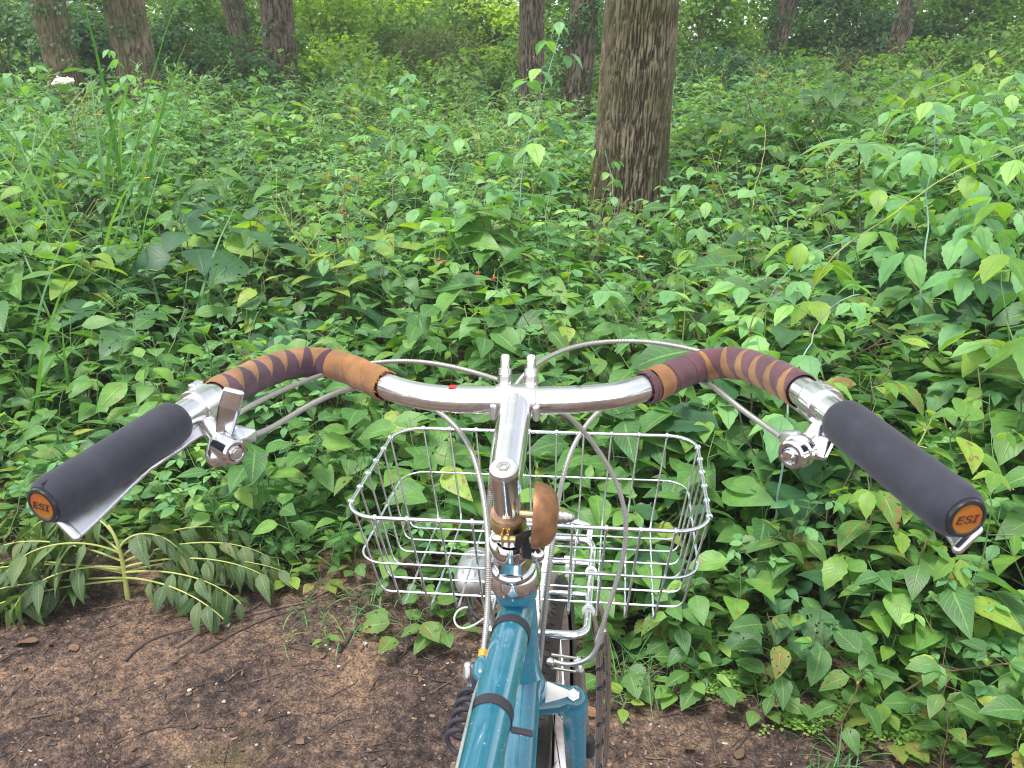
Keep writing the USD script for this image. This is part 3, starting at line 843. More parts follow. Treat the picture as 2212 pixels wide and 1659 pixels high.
def shrub(label, px, depth, h, wid, mate, n=90, protos=CLUSTERS, name='shrub', smin=0.8, smax=1.5, group=None):
    c = at(px, 150, depth); c[2] = 0
    o = thing(name, label, 'shrub', mat4(None, c), group)
    foliage(o, 'foliage', mate, blob(SR, n, (0, 0, h * 0.48), (wid / 2, wid / 2 * 0.8, h * 0.55), smin, smax), protos)
    st = [tube(even(spline([(0, 0, 0), (SR.normal(0, wid * 0.08), SR.normal(0, 0.1), h * 0.4), (SR.normal(0, wid * 0.2), SR.normal(0, 0.2), h * 0.85)], 20), 8), np.linspace(0.025, 0.008, 8), 5) for _ in range(3)]
    part(o, 'stem', cat_(st), 'stem_brown', smooth=True)
    return o


shrub('yellow green bush left of the clearing, sunlight painted into its leaves', 690, 16.5, 2.6, 2.4, 'leaf_painted_sun', 130)
shrub('yellow green bush in the middle of the clearing, sunlight painted into its leaves', 800, 18.0, 3.0, 2.6, 'leaf_painted_sun', 150)
shrub('low yellow green bush under the clearing, sunlight painted into its leaves', 760, 13.5, 1.30, 2.0, 'leaf_painted_sun', 90)
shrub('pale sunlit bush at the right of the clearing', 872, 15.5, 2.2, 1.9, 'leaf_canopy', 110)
shrub('dark feathery bush left of the thin pole trunk', 955, 14.0, 1.75, 1.7, 'leaf_feather', 150, FINE)
shrub('broad dark green bush beside the near trunk', 1560, 11.5, 1.38, 2.4, 'leaf_dark', 130, smin=0.6, smax=1.1)
shrub('dark bush at the foot of the ivy hung trunk', 1700, 13.0, 1.25, 1.8, 'leaf_canopy', 90, smin=0.6, smax=1.1)
shrub('dark feathery bush in the upper right', 1840, 13.6, 1.35, 2.0, 'leaf_feather', 150, FINE)
shrub('green bush under the vine hung trunk', 1985, 12.2, 1.35, 1.6, 'leaf_canopy', 90, smin=0.6, smax=1.1)
shrub('green bush in the top right corner', 2170, 12.0, 1.75, 2.4, 'leaf_canopy', 120, smin=0.7, smax=1.2)
shrub('dark ivy bush between the left trunks', 395, 10.8, 1.75, 1.3, 'leaf_dark', 120, smin=0.6, smax=1.1)
shrub('dark ivy bush left of the dark straight trunk', 505, 11.6, 1.45, 1.5, 'leaf_dark', 100, smin=0.6, smax=1.1)
shrub('dark bush behind the left edge', 30, 11.5, 2.2, 2.2, 'leaf_dark', 130)
shrub('dark bush behind the white flower cluster', 215, 12.5, 1.9, 1.6, 'leaf_dark', 110)
shrub('green bush behind the grey brown trunk', 1110, 14.0, 1.45, 1.5, 'leaf_canopy', 90, smin=0.6, smax=1.1)
shrub('green bush between the grey trunk and the ivy edged trunk', 1205, 13.0, 1.25, 1.3, 'leaf_canopy', 90, smin=0.6, smax=1.0)
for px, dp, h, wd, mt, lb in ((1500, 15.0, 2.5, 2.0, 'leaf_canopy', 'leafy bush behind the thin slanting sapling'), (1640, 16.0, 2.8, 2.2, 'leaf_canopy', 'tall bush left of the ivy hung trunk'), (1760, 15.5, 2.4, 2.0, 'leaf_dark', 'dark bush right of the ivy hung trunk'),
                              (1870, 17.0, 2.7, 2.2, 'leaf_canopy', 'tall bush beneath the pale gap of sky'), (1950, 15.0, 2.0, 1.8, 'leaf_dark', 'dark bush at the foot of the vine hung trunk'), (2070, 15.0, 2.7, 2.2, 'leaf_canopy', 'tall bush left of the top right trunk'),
                              (2190, 15.5, 2.9, 2.2, 'leaf_canopy', 'tall bush closing the top right corner'), (1010, 17.0, 2.5, 1.8, 'leaf_canopy', 'bush behind the thin pole trunk'), (1085, 16.5, 2.3, 1.6, 'leaf_painted_sun', 'pale bush between the pole trunk and the grey trunk'),
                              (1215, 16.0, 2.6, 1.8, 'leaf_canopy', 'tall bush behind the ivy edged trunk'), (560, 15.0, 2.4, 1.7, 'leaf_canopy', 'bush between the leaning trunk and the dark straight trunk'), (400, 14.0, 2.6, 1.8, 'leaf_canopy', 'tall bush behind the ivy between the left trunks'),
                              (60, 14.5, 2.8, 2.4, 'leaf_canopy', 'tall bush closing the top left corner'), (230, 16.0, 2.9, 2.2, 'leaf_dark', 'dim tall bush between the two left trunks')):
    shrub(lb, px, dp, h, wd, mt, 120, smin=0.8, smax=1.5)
# the far wood, one mass
far_p = []
for k in range(2300):
    y = SR.uniform(18, 40); x = SR.uniform(-0.75, 0.75) * y
    pxx = 1106 + FOC * x / (y * math.cos(PITCH))
    hmax = 4.2
    if 1480 < pxx < 2150 and SR.uniform() < 0.30:
        continue
    if 620 < pxx < 900 and y < 24:
        continue
    zz = SR.uniform(0.1, hmax)
    far_p.append((int(SR.integers(2)), mat4(Rz(SR.uniform(0, 6.28)) @ Rx(SR.normal(0, 0.3)) * SR.uniform(1.4, 3.0), (x, y, zz))))
for k in range(700):
    y = SR.uniform(12.5, 24); x = SR.uniform(-0.75, 0.75) * y
    far_p.append((int(SR.integers(2)), mat4(Rz(SR.uniform(0, 6.28)) @ Rx(SR.normal(0, 0.3)) * SR.uniform(1.0, 1.9), (x, y, SR.uniform(0.1, 1.15)))))
instancer('far_foliage', [(me, 'leaf_canopy', uv) for me, uv in CLUSTERS[:2]], far_p, 'hazy green leaves of the far wood behind all trunks', 'foliage')
far_p = []
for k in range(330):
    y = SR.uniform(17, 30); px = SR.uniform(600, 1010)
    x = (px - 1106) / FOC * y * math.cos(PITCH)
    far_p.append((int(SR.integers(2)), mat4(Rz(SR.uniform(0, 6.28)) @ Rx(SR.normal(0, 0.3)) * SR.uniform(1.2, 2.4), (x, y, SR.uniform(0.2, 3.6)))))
instancer('sunlit_far_foliage', [(me, 'leaf_painted_sun', uv) for me, uv in CLUSTERS[:2]], far_p, 'yellow green leaves filling the clearing, sunlight painted into their colour', 'foliage')  # sunlight of the clearing comes from the leaf colour

# ------------------------------------------------------------------ the damp air under the trees
mat('haze_look', {'v': ('principled_volume', {'color': (0.90, 0.94, 0.90), 'density': 0.0022, 'anisotropy': 0.2})}, surface=None, volume='v.volume')
hz = trimesh.creation.box((340, 240, 20.5)); hz.apply_translation((0, 50, 20.5 / 2 - 1.6))
tag(part(None, 'haze', hz, 'haze_look', smooth=False), 'pale damp air that veils the far trees', 'haze', kind='stuff')

# ------------------------------------------------------------------ the undergrowth
PR = np.random.default_rng(77)


def pack(stems, leaves, stem_mat, leaf_mat, extra=None):
    return dict(stems=stems, leaves=leaves, stem_mat=stem_mat, leaf_mat=leaf_mat, extra=extra)


KINDS = {}
KINDS['ovate'] = [pack(*ovate_plant(PR, 0.45, n, L), 'stem_green', 'leaf_green') for n, L in ((11, 0.118), (12, 0.102), (10, 0.128), (13, 0.098), (9, 0.112))]
KINDS['spotted'] = [pack(*ovate_plant(PR, 0.42, n, L, low=0.15, ratio=0.6, teeth=t), 'stem_brown', 'leaf_spotted') for n, L, t in ((10, 0.115, 0), (11, 0.10, 8), (12, 0.095, 0))]
KINDS['bramble'] = [pack(*bramble_plant(PR, 0.5, n, s), 'stem_green', 'leaf_bramble') for k, (n, s) in enumerate(((7, 0.085), (8, 0.078), (7, 0.092)))]
KINDS['creeper'] = [pack(*bramble_plant(PR, 0.42, n, s, 5, teeth=4), 'stem_brown', 'leaf_green' if k else 'leaf_bright') for k, (n, s) in enumerate(((5, 0.07), (6, 0.095), (5, 0.105)))]
KINDS['lance'] = [pack(*lance_plant(PR, 0.75, n, L), 'stem_green', 'leaf_lance') for n, L in ((34, 0.085), (40, 0.075), (30, 0.095))]
KINDS['bright'] = [pack(*ovate_plant(PR, 0.40, n, L, ratio=0.52), 'stem_yellow', 'leaf_bright') for n, L in ((8, 0.065), (9, 0.055))]
KINDS['dark'] = [pack(*ovate_plant(PR, 0.36, n, L, low=0.1, teeth=9, ratio=0.75), 'stem_dark', 'leaf_dark') for n, L in ((9, 0.12), (8, 0.13))]
KINDS['small'] = [pack(*ovate_plant(PR, 0.28, n, L, low=0.1, ratio=0.62), 'stem_green', 'leaf_green') for n, L in ((9, 0.062), (10, 0.055), (8, 0.07))]
SEED = []
for k in range(3):
    st, lv, hd = seedy_plant(PR)
    SEED.append(pack(st, lv, 'stem_yellow', 'leaf_bramble', (cat_(hd), 'stem_yellow', None)))
KINDS['seedy'] = SEED
GR = [pack([], grass_clump(PR, 14, 0.42, 0.010, 0.10, 0.8), None, 'grass_look') for _ in range(2)]
KINDS['grass'] = GR
HEIGHT = dict(ovate=0.45, spotted=0.42, bramble=0.5, creeper=0.42, lance=0.75, bright=0.40, dark=0.36, small=0.28, seedy=0.65, grass=0.42)


def canopy_h(x, y):
    d = edge_dist(x, y)
    h = 0.13 + 0.32 * (1 - np.exp(-np.maximum(d, 0) / 0.42)) + 0.040 * d
    h += 0.42 * np.clip((x - 1.15) / 1.3, 0, 1) * np.clip(d / 1.6, 0, 1) + 0.22 * np.clip((-x - 1.3) / 1.3, 0, 1) * np.clip(d / 1.5, 0, 1)
    h += 0.32 * (meshkit.noise(np.stack([np.asarray(x) * 1.6, np.asarray(y) * 1.6, np.zeros_like(np.asarray(x, float))], -1), 8) - 0.5) * np.clip(d, 0.2, 1.2)
    # lower in front of the near trunk
    h -= 0.10 * np.exp(-((np.asarray(x) - 0.75) ** 2 + (np.asarray(y) - 4.7) ** 2) / 0.7)
    return np.minimum(h, 1.0)


def mix_at(x, y, r):
    d = edge_dist(x, y)
    n = meshkit.noise(np.array([x * 0.9, y * 0.9, 3.0]), 2)
    wts = dict(ovate=1.0, spotted=0.10, bramble=0.25, creeper=0.12, lance=0.02, bright=0.09, dark=0.10, small=0.2, seedy=0.03, grass=0.05)
    if x > 0.35 and y < 3.0:
        wts.update(spotted=0.8, ovate=0.8, dark=0.2, creeper=0.15, bramble=0.15)
    if x > 0.9 and d > 0.7:
        wts.update(bramble=0.9, creeper=0.35, ovate=0.55, seedy=0.12)
    if y > 3.6:
        wts.update(bramble=0.7, seedy=0.28, ovate=0.5, small=0.5)
    if 3.9 < y <= 5.0 and x < 0.2:
        wts.update(lance=0.6)
    if y > 5.0:
        wts.update(lance=1.1 if x < 0.2 else 0.2, bramble=0.9, ovate=0.35, grass=0.10)
    if x < -1.3 and 2.8 < y < 5.5:
        wts.update(grass=0.22, ovate=0.9)
    if x < 0.6 and d < 0.5:
        wts.update(small=0.8)
    n2 = meshkit.noise(np.array([x * 1.7, y * 1.7, 9.0]), 12)
    if n > 0.58:
        wts['bramble'] *= 3.5
    elif n < 0.40:
        wts['ovate'] *= 3.0
    if n2 > 0.66:
        wts['bright'] *= 5; wts['creeper'] *= 3
    elif n2 < 0.30:
        wts['dark'] *= 4; wts['spotted'] *= 2
    ks = list(wts); w_ = np.array([wts[k] for k in ks]); return ks[int(r.choice(len(ks), p=w_ / w_.sum()))]


spots = []
for y0, y1, dens in ((0.4, 2.6, 105), (2.6, 3.6, 92), (3.6, 5.0, 72), (5.0, 7.5, 46), (7.5, 11.0, 26), (11.0, 17.0, 9)):
    half = 0.66 * y1 + 1.35
    n = int((y1 - y0) * 2 * half * dens)
    xs, ys = PR.uniform(-half, half, n), PR.uniform(y0, y1, n)
    for x, y in zip(xs, ys):
        if abs(x) > 0.66 * y + 1.35:
            continue
        d = edge_dist(x, y) + 0.10 * (meshkit.noise(np.array([x * 3.1, y * 3.1, 0.0]), 6) - 0.5)
        if d < 0.0 or PR.uniform() > 0.55 + d / 0.35:
            continue
        spots.append((x, y))
HIDE = [(0.76, 5.55, 0.34)]                       # the near trunk stands here
hero_keepout = [(-1.02, 1.86, 0.27), (-0.74, 1.82, 0.14), (0.22, 1.52, 0.10)]
stand = []
for x, y in spots:
    if any((x - a) ** 2 + (y - b) ** 2 < c * c for a, b, c in HIDE + hero_keepout):
        continue
    k = mix_at(x, y, PR)
    h = float(canopy_h(np.array(x), np.array(y))) * PR.uniform(0.62, 1.12)
    if k in ('lance', 'seedy', 'grass'):
        h *= 1.12
    s = h / HEIGHT[k]
    lo, hi = (0.55, 1.25) if k not in ('lance', 'seedy') else (0.5, 1.25)
    s2 = float(np.clip(s, lo, hi)) * (1.0 if y < 6 else 1.12)
    v = int(PR.integers(len(KINDS[k])))
    z = float(ground_z(np.array(x), np.array(y)))
    # taller than the plant can grow: it stands on the litter of others, so lift by stretching its stem
    zs = float(np.clip(s / s2, 0.75, 2.0))
    R = Rz(PR.uniform(0, 6.28)) @ Rx(PR.normal(0, 0.08))
    stand.append((k, v, mat4(R @ np.diag([s2, s2, s2 * zs if False else s2]), (x, y, z + max(0.0, h - s2 * HEIGHT[k] * 0.95))), x, y))
order = np.argsort([math.hypot(x, y) + (3.0 if abs(x) > 0.61 * (y * 0.93 + 0.45) else 0.0) for *_, x, y in stand])
NAMES = dict(ovate=('leafy_weed', 'weed'), spotted=('spotted_weed', 'weed'), bramble=('bramble', 'bramble'), creeper=('creeper', 'creeper'), lance=('lance_leaf_weed', 'weed'), bright=('bright_weed', 'weed'), dark=('dark_leaf_weed', 'weed'), small=('small_weed', 'weed'), seedy=('seed_weed', 'weed'), grass=('grass_tuft', 'grass'))
LOOKS = dict(ovate='mid green weed with broad pointed leaves', spotted='weed with brown spotted pointed leaves', bramble='bramble shoot with toothed three part leaves', creeper='creeper with five fingered leaves', lance='weed with narrow lance leaves', bright='young yellow green weed', dark='weed with large dark toothed leaves', small='small green weed with short leaves', seedy='thin branching weed with tiny seed heads', grass='tuft of long arching grass')


ZONES = [(150, 900, 'above the left grip'), (330, 760, 'above the left brake lever'), (620, 700, 'above the left tape'), (900, 740, 'above the left end of the bare bar'), (1120, 740, 'above the stem bolts'), (1330, 700, 'under the right arching cable'), (1560, 700, 'above the right tape'), (1800, 780, 'beyond the right lever band'), (2080, 860, 'above the right grip'),
         (200, 1190, 'behind the wilted sapling'), (430, 1060, 'beneath the left brake lever'), (640, 960, 'between the left lever and the basket'), (700, 1200, 'beside the left basket corner'), (900, 960, 'behind the left half of the basket rim'), (1250, 960, 'behind the right half of the basket rim'), (950, 1130, 'seen through the left half of the basket'), (1380, 1130, 'seen through the right half of the basket'),
         (1590, 980, 'between the basket and the right lever'), (1620, 1180, 'beside the right basket corner'), (1560, 1370, 'below the right basket corner'), (1780, 1150, 'below the right lever'), (1950, 1280, 'under the right grip'), (2130, 1050, 'beyond the right bar end'), (2120, 1320, 'below the right plug'), (1800, 1420, 'at the earth edge below the right grip'), (2080, 1530, 'in the lower right corner'), (1350, 1420, 'behind the fork blade')]


def zone(x, y, z):
    v = np.array([x, y, z]) - EYE
    d = v @ FW
    px, py = 1106 + FOC * (v @ RT) / d, 829.5 - FOC * (v @ UPV) / d
    return min(ZONES, key=lambda q: (q[0] - px) ** 2 + (q[1] - py) ** 2)[2]


class_made = {}


def plant_class(k, v):
    if (k, v) in class_made:
        return class_made[(k, v)]
    pk = KINDS[k][v]
    path = f'/World/{NAMES[k][0]}_kind_{len(class_made):03d}'
    stage.CreateClassPrim(path)
    if pk['stems']:
        part(path, 'stem', cat_(pk['stems']), pk['stem_mat'], smooth=True)
    for lf in pk['leaves'][:18]:
        part(path, 'blade' if k == 'grass' else 'leaf', (lf[0], lf[1]), pk['leaf_mat'], smooth=True, uv=lf[2])
    if len(pk['leaves']) > 18:
        me, uv = merge(pk['leaves'][18:]); tag(part(path, 'leaves', me, pk['leaf_mat'], smooth=True, uv=uv), kind='stuff')
    if pk['extra']:
        tag(part(path, 'seed_heads', pk['extra'][0], pk['extra'][1], smooth=True), kind='stuff')
    class_made[(k, v)] = path
    return path


N_SINGLE = 270
for q in order[:N_SINGLE]:
    k, v, m, x, y = stand[q]
    lab = LOOKS[k] + ' ' + zone(x, y, m[2, 3] + HEIGHT[k] * 0.8 * np.linalg.norm(m[:3, 0]))
    o = thing(NAMES[k][0], lab, NAMES[k][1], m, lab.replace('weed', 'weeds', 1) if 'weed' in lab else lab.replace('bramble', 'brambles', 1).replace('creeper', 'creepers', 1).replace('tuft', 'tufts', 1))
    o.GetReferences().AddInternalReference(plant_class(k, v)); o.SetInstanceable(True)
rest = {}
for q in order[N_SINGLE:]:
    k, v, m, x, y = stand[q]
    rest.setdefault(k, []).append((v, m))
STUFF = dict(ovate='weed_undergrowth', spotted='spotted_undergrowth', bramble='bramble_undergrowth', creeper='creeper_undergrowth', lance='lance_leaf_undergrowth', bright='bright_undergrowth', dark='dark_leaf_undergrowth', small='low_undergrowth', seedy='seed_weed_undergrowth', grass='tall_grass')
for k, pl in rest.items():
    protos = [merged(p['stems'], p['leaves'], p['stem_mat'], p['leaf_mat'], p['extra']) for p in KINDS[k]]
    instancer(STUFF[k], protos, pl, 'dense mass of ' + LOOKS[k].replace('weed with', 'weeds with') + ' filling the wood floor', 'undergrowth')

# ------------------------------------------------------------------ plants one can point to
HR = np.random.default_rng(404)


def leafy(name, label, cat, stems, leaves, stem_mat, leaf_mat, m=None, group=None, main='cane', leaf_name='leaf', cane_mat=None):
    o = thing(name, label, cat, m, group)
    if stems:
        part(o, main, stems[0], cane_mat or stem_mat, smooth=True)
    if len(stems) > 1:
        part(o, 'stalks', cat_(stems[1:]), stem_mat, smooth=True)
    for lf in leaves:
        part(o, leaf_name, (lf[0], lf[1]), leaf_mat, smooth=True, uv=lf[2])
    return o


def cane(label, pix, depth, n, size, leaf_mat='leaf_bramble', cane_mat='stem_blue', leaflets=3, low=0.25, r0=0.0034, dd=0.0, name='raspberry_cane', cat='cane', group=None, teeth=5):
    """A long cane standing where the photograph shows it, rooted in the ground below."""
    k = len(pix)
    p = [at(x, y, depth + dd * q / max(k - 1, 1)) for q, (x, y) in enumerate(pix)]
    foot = p[0].copy(); foot[2] = 0.02
    if p[0][2] > 0.15:
        p = [foot + [0.0, 0.02, 0]] + p
    c = spline(p, 26); c[2:] += np.cumsum(HR.normal(0, 0.0035, (24, 3)), axis=0) * [1, 1, 0.3]
    stems, leaves = bramble_plant(HR, curve=c, n=int(n * 1.35), size=size * 1.15, leaflets=leaflets, low=low, teeth=teeth, tilt=-0.5)
    stems[0] = tube(c, np.linspace(r0, r0 * 0.3, len(c)) * (1 + 0.18 * (np.arange(26) % 4 == 0)), 7, caps=False)
    return leafy(name, label, cat, stems, leaves, 'stem_green', leaf_mat, cane_mat=cane_mat, group=group)


cane('tall raspberry cane with yellow green tip rising above the thicket, left of the near trunk', [(1117, 560), (1117, 420), (1125, 330), (1143, 250), (1163, 185), (1183, 115), (1200, 55)], 4.1, 12, 0.125, low=0.22)
cane('pale blue raspberry cane topped by an umbrella of leaves', [(893, 400), (880, 300), (872, 235), (866, 165)], 5.4, 7, 0.135, low=0.5)
cane('pale blue cane leaning right below the tall cane', [(968, 470), (975, 400), (988, 345), (1010, 305), (1040, 290)], 4.3, 8, 0.12, low=0.35)
cane('thick pale blue cane on the right with broad leaves on top', [(1998, 575), (2006, 500), (2018, 400), (2030, 310), (2038, 225)], 2.9, 8, 0.125, low=0.52, r0=0.0046)
cane('yellow green cane slanting up to the right edge', [(1850, 520), (1930, 465), (2010, 405), (2110, 350), (2240, 300)], 2.6, 10, 0.105, 'leaf_bright', 'stem_yellow', low=0.2, dd=-0.2)
cane('yellow stemmed shoot left of the dark stemmed weed', [(1632, 450), (1640, 400), (1652, 340), (1662, 270)], 3.8, 7, 0.06, 'leaf_bright', 'stem_yellow')
cane('arching pale blue cane low on the right', [(1690, 610), (1738, 568), (1790, 541), (1831, 527), (1890, 531)], 2.7, 6, 0.085, low=0.3)
cane('pale blue cane arching behind the right tape', [(1700, 860), (1718, 790), (1750, 725), (1792, 668), (1850, 640)], 2.05, 6, 0.085, low=0.55)
cane('raspberry shoot against the foot of the near trunk', [(1330, 470), (1325, 420), (1318, 370), (1305, 325)], 4.9, 8, 0.085, 'leaf_bramble', low=0.2)
cane('tall leafy shoot in front of the second left trunk', [(262, 330), (262, 240), (258, 170), (250, 105)], 5.2, 9, 0.10, 'leaf_bramble', 'stem_green', low=0.3)
cane('leafy shoot reaching up at the right edge of the photograph', [(2120, 330), (2130, 270), (2150, 215), (2185, 160)], 3.2, 9, 0.115, 'leaf_bramble', 'stem_green', low=0.2)
cane('leafy shoot with pale tip below the top right corner', [(1980, 200), (2050, 170), (2120, 140), (2180, 110)], 4.6, 9, 0.10, 'leaf_bright', 'stem_yellow', low=0.3)
cane('wide leaved bramble at the left edge', [(20, 330), (10, 260), (14, 200), (30, 165)], 5.0, 8, 0.13, low=0.25, cane_mat='stem_green')
cane('red berried bramble with pale leaves left of the tall cane', [(745, 560), (742, 500), (738, 440), (742, 395)], 3.6, 8, 0.085, low=0.2, cane_mat='stem_brown')
cane('bright creeper shoot over the right end of the thicket behind the stem', [(1400, 640), (1440, 600), (1480, 570), (1520, 545)], 3.0, 6, 0.095, 'leaf_bright', 'stem_brown', leaflets=5)
cane('yellow green shoot just above the right grip', [(1880, 1000), (1885, 930), (1890, 870), (1890, 830)], 1.95, 7, 0.065, 'leaf_bright', 'stem_green', low=0.2, r0=0.002)
cane('bright young shoot beside the outer half of the right grip', [(2130, 1010), (2128, 950), (2125, 900), (2125, 865)], 1.75, 6, 0.055, 'leaf_bright', 'stem_green', low=0.2, r0=0.002)
cane('pale shoot above the middle of the right tape', [(1640, 760), (1660, 690), (1700, 640), (1745, 610)], 2.35, 7, 0.095, 'leaf_bramble', 'stem_brown', low=0.3)

cane('pale leaved bramble rising behind the thick pale blue cane', [(2080, 480), (2085, 380), (2070, 290), (2040, 230)], 3.1, 10, 0.135, low=0.3, cane_mat='stem_green')
cane('pale leaved bramble at the right edge above the slanting cane', [(2200, 420), (2190, 320), (2160, 250), (2120, 215)], 3.0, 10, 0.135, low=0.3, cane_mat='stem_green')
cane('pale leaved bramble left of the thick pale blue cane', [(1930, 480), (1940, 390), (1950, 300), (1960, 250)], 3.4, 9, 0.13, low=0.3, cane_mat='stem_green')
cane('bramble at the right edge level with the right bend of the bar', [(2180, 700), (2170, 600), (2150, 520), (2120, 470)], 2.4, 9, 0.115, low=0.3, cane_mat='stem_green')
cane('large leaved bramble at the right edge with a maple like top leaf', [(2230, 640), (2215, 560), (2200, 500), (2190, 450)], 2.2, 7, 0.13, 'leaf_bright', low=0.4, cane_mat='stem_green')
cane('pale leaved bramble low in front of the near trunk on its right', [(1490, 520), (1500, 450), (1515, 400), (1530, 365)], 4.4, 9, 0.115, low=0.3, cane_mat='stem_green')
cane('pale leaved bramble between the leaning cane and the umbrella cane', [(900, 470), (905, 410), (920, 360), (940, 330)], 4.6, 9, 0.125, low=0.3, cane_mat='stem_green')
cane('tall bramble at the far left edge behind the grass', [(70, 330), (75, 250), (60, 190), (40, 150)], 5.2, 9, 0.14, low=0.35, cane_mat='stem_green')
cane('leafy bramble in front of the second left trunk foot', [(330, 330), (335, 270), (320, 220), (300, 190)], 5.6, 9, 0.13, low=0.3, cane_mat='stem_green')

# dark stemmed weed with drooping hand shaped leaf
o = thing('palm_leaf_weed', 'dark upright stem with drooping fingered leaves on the right', 'weed')
c = spline([on_z(1856, 560), at(1856, 450, 3.5), at(1855, 360, 3.5), at(1860, 312, 3.45)], 16); c[0][2] = 0
part(o, 'stem', tube(c, np.linspace(0.007, 0.004, 16), 7), 'stem_dark', smooth=True)
for lev_, (nn, sz) in ((1.0, (9, 0.26)), (0.62, (6, 0.22))):
    b0 = along(c, lev_)
    for k in range(nn):
        az_ = 2 * math.pi * k / nn + 0.3
        lf = leaf(sz, sz * 0.26, fold=0.12, droop=HR.uniform(0.7, 1.1), tip=1.3, n=8)
        part(o, 'leaf', *(lambda q: ((q[0], q[1]), 'leaf_dark' if lev_ < 1 else 'leaf_lance', True, q[2]))(moved(lf, orient(az_, HR.uniform(0.15, 0.4), HR.normal(0, 0.1)), b0)))

# the wilted sapling at the path's edge
base = on_z(276, 1290); base[2] = ground_z(base[0], base[1])
top = at(262, 1098, np.linalg.norm((base - EYE) @ FW) * 1.0)
o = thing('wilted_sapling', 'wilted sapling with hanging leaflets at the path edge below the left grip', 'sapling', mat4(None, base))
tz = float(np.clip(top[2], 0.2, 0.34))
part(o, 'stem', tube(spline([(0, 0, 0), (0.004, 0, 0.10), (0.0, 0.0, tz * 0.8), (-0.02, 0.01, tz)], 14), np.linspace(0.0075, 0.0036, 14), 8), 'stem_yellow', smooth=True)
FR = [(-0.46, -0.04, 0.09, 0.06), (-0.44, -0.12, 0.06, 0.03), (-0.40, 0.05, 0.13, 0.09), (-0.26, -0.07, 0.16, 0.12), (-0.17, 0.06, 0.21, 0.19), (-0.30, 0.12, 0.17, 0.12),
      (0.33, -0.09, 0.08, 0.05), (0.38, -0.01, 0.10, 0.07), (0.35, 0.07, 0.12, 0.09), (0.26, 0.14, 0.14, 0.12), (0.16, 0.0, 0.17, 0.14), (0.30, -0.14, 0.06, 0.04), (0.40, 0.04, 0.08, 0.06), (-0.36, -0.16, 0.05, 0.03), (-0.46, 0.02, 0.08, 0.05), (-0.22, -0.13, 0.10, 0.06)]
for fx, fy, zm, ze in FR:
    z0 = min(zm * 0.75 + 0.02, tz * 0.9)
    rc = spline([(0, 0, z0), (fx * 0.35, fy * 0.35, zm + 0.025), (fx * 0.72, fy * 0.72, zm + 0.018), (fx, fy, ze)], 24)
    fr = part(o, 'frond', tube(rc, np.linspace(0.0032, 0.0012, 24), 6), 'stem_yellow', smooth=True)
    nl = 15 if abs(fx) > 0.3 else 11
    for k in range(nl):
        for sd_ in (-1, 1):
            if HR.uniform() < 0.08:
                continue
            s = 0.26 + 0.74 * (k + 0.5 + 0.15 * sd_) / nl
            b0 = along(rc, s); dv = unit(rc[-1] - rc[0]); sidev = np.cross(dv, [0, 0, 1.0]) * sd_
            azl = math.atan2(sidev[1] * 0.75 + dv[1] * 0.5, sidev[0] * 0.75 + dv[0] * 0.5)
            sz = 0.098 * (1.05 - 0.3 * s) * HR.uniform(0.72, 1.2)
            lf = moved(leaf(sz, sz * HR.uniform(0.32, 0.46), fold=HR.uniform(0.05, 0.5), droop=HR.uniform(0.2, 1.4), tip=1.3, twist=HR.normal(0, 0.6)), orient(azl + HR.normal(0, 0.4), HR.uniform(-1.1, -0.15), HR.normal(0, 0.5)), b0)
            lf[0][:, 2] = np.maximum(lf[0][:, 2], 0.006 + 0.004 * HR.uniform())
            part(fr, 'leaflet', (lf[0], lf[1]), 'leaf_wilted', smooth=True, uv=lf[2])


def put(px, py):
    b = on_z(px, py); b[2] = float(ground_z(np.array(b[0]), np.array(b[1]))); return b


def seedling(name, label, px, py, n, L, leaf_mat, cat='weed', h=0.0, teeth=0, ratio=0.6, stem_mat='stem_green', pitch=(-0.2, 0.35), group=None, droop=(0.2, 0.7)):
    b = put(px, py)
    stems, leaves = [tube(np.array([(0, 0, -0.01), (0.004, 0, h * 0.6), (0.0, 0.004, max(h, 0.012))]), [0.003, 0.0025, 0.0018], 6, caps=False)], []
    for k in range(n):
        az_ = k * 2.4 + HR.uniform(0, 0.5)
        zz = h * (0.45 + 0.55 * (k + 1) / n)
        q0 = np.array([0, 0, zz]); ln = L * HR.uniform(0.25, 0.5)
        q = q0 + ln * unit([math.cos(az_), math.sin(az_), 0.5])
        stems.append(tube(np.array([q0, q]), 0.0012, 4, caps=False))
        sz = L * HR.uniform(0.75, 1.12)
        leaves.append(moved(leaf(sz, sz * ratio, fold=HR.uniform(0.05, 0.22), droop=HR.uniform(*droop), n=9, teeth=teeth, twist=HR.normal(0, 0.2)), orient(az_, HR.uniform(*pitch), HR.normal(0, 0.15)), q))
    return leafy(name, label, cat, stems, leaves, stem_mat, leaf_mat, mat4(Rz(HR.uniform(0, 6.28)), b), group, main='stem')


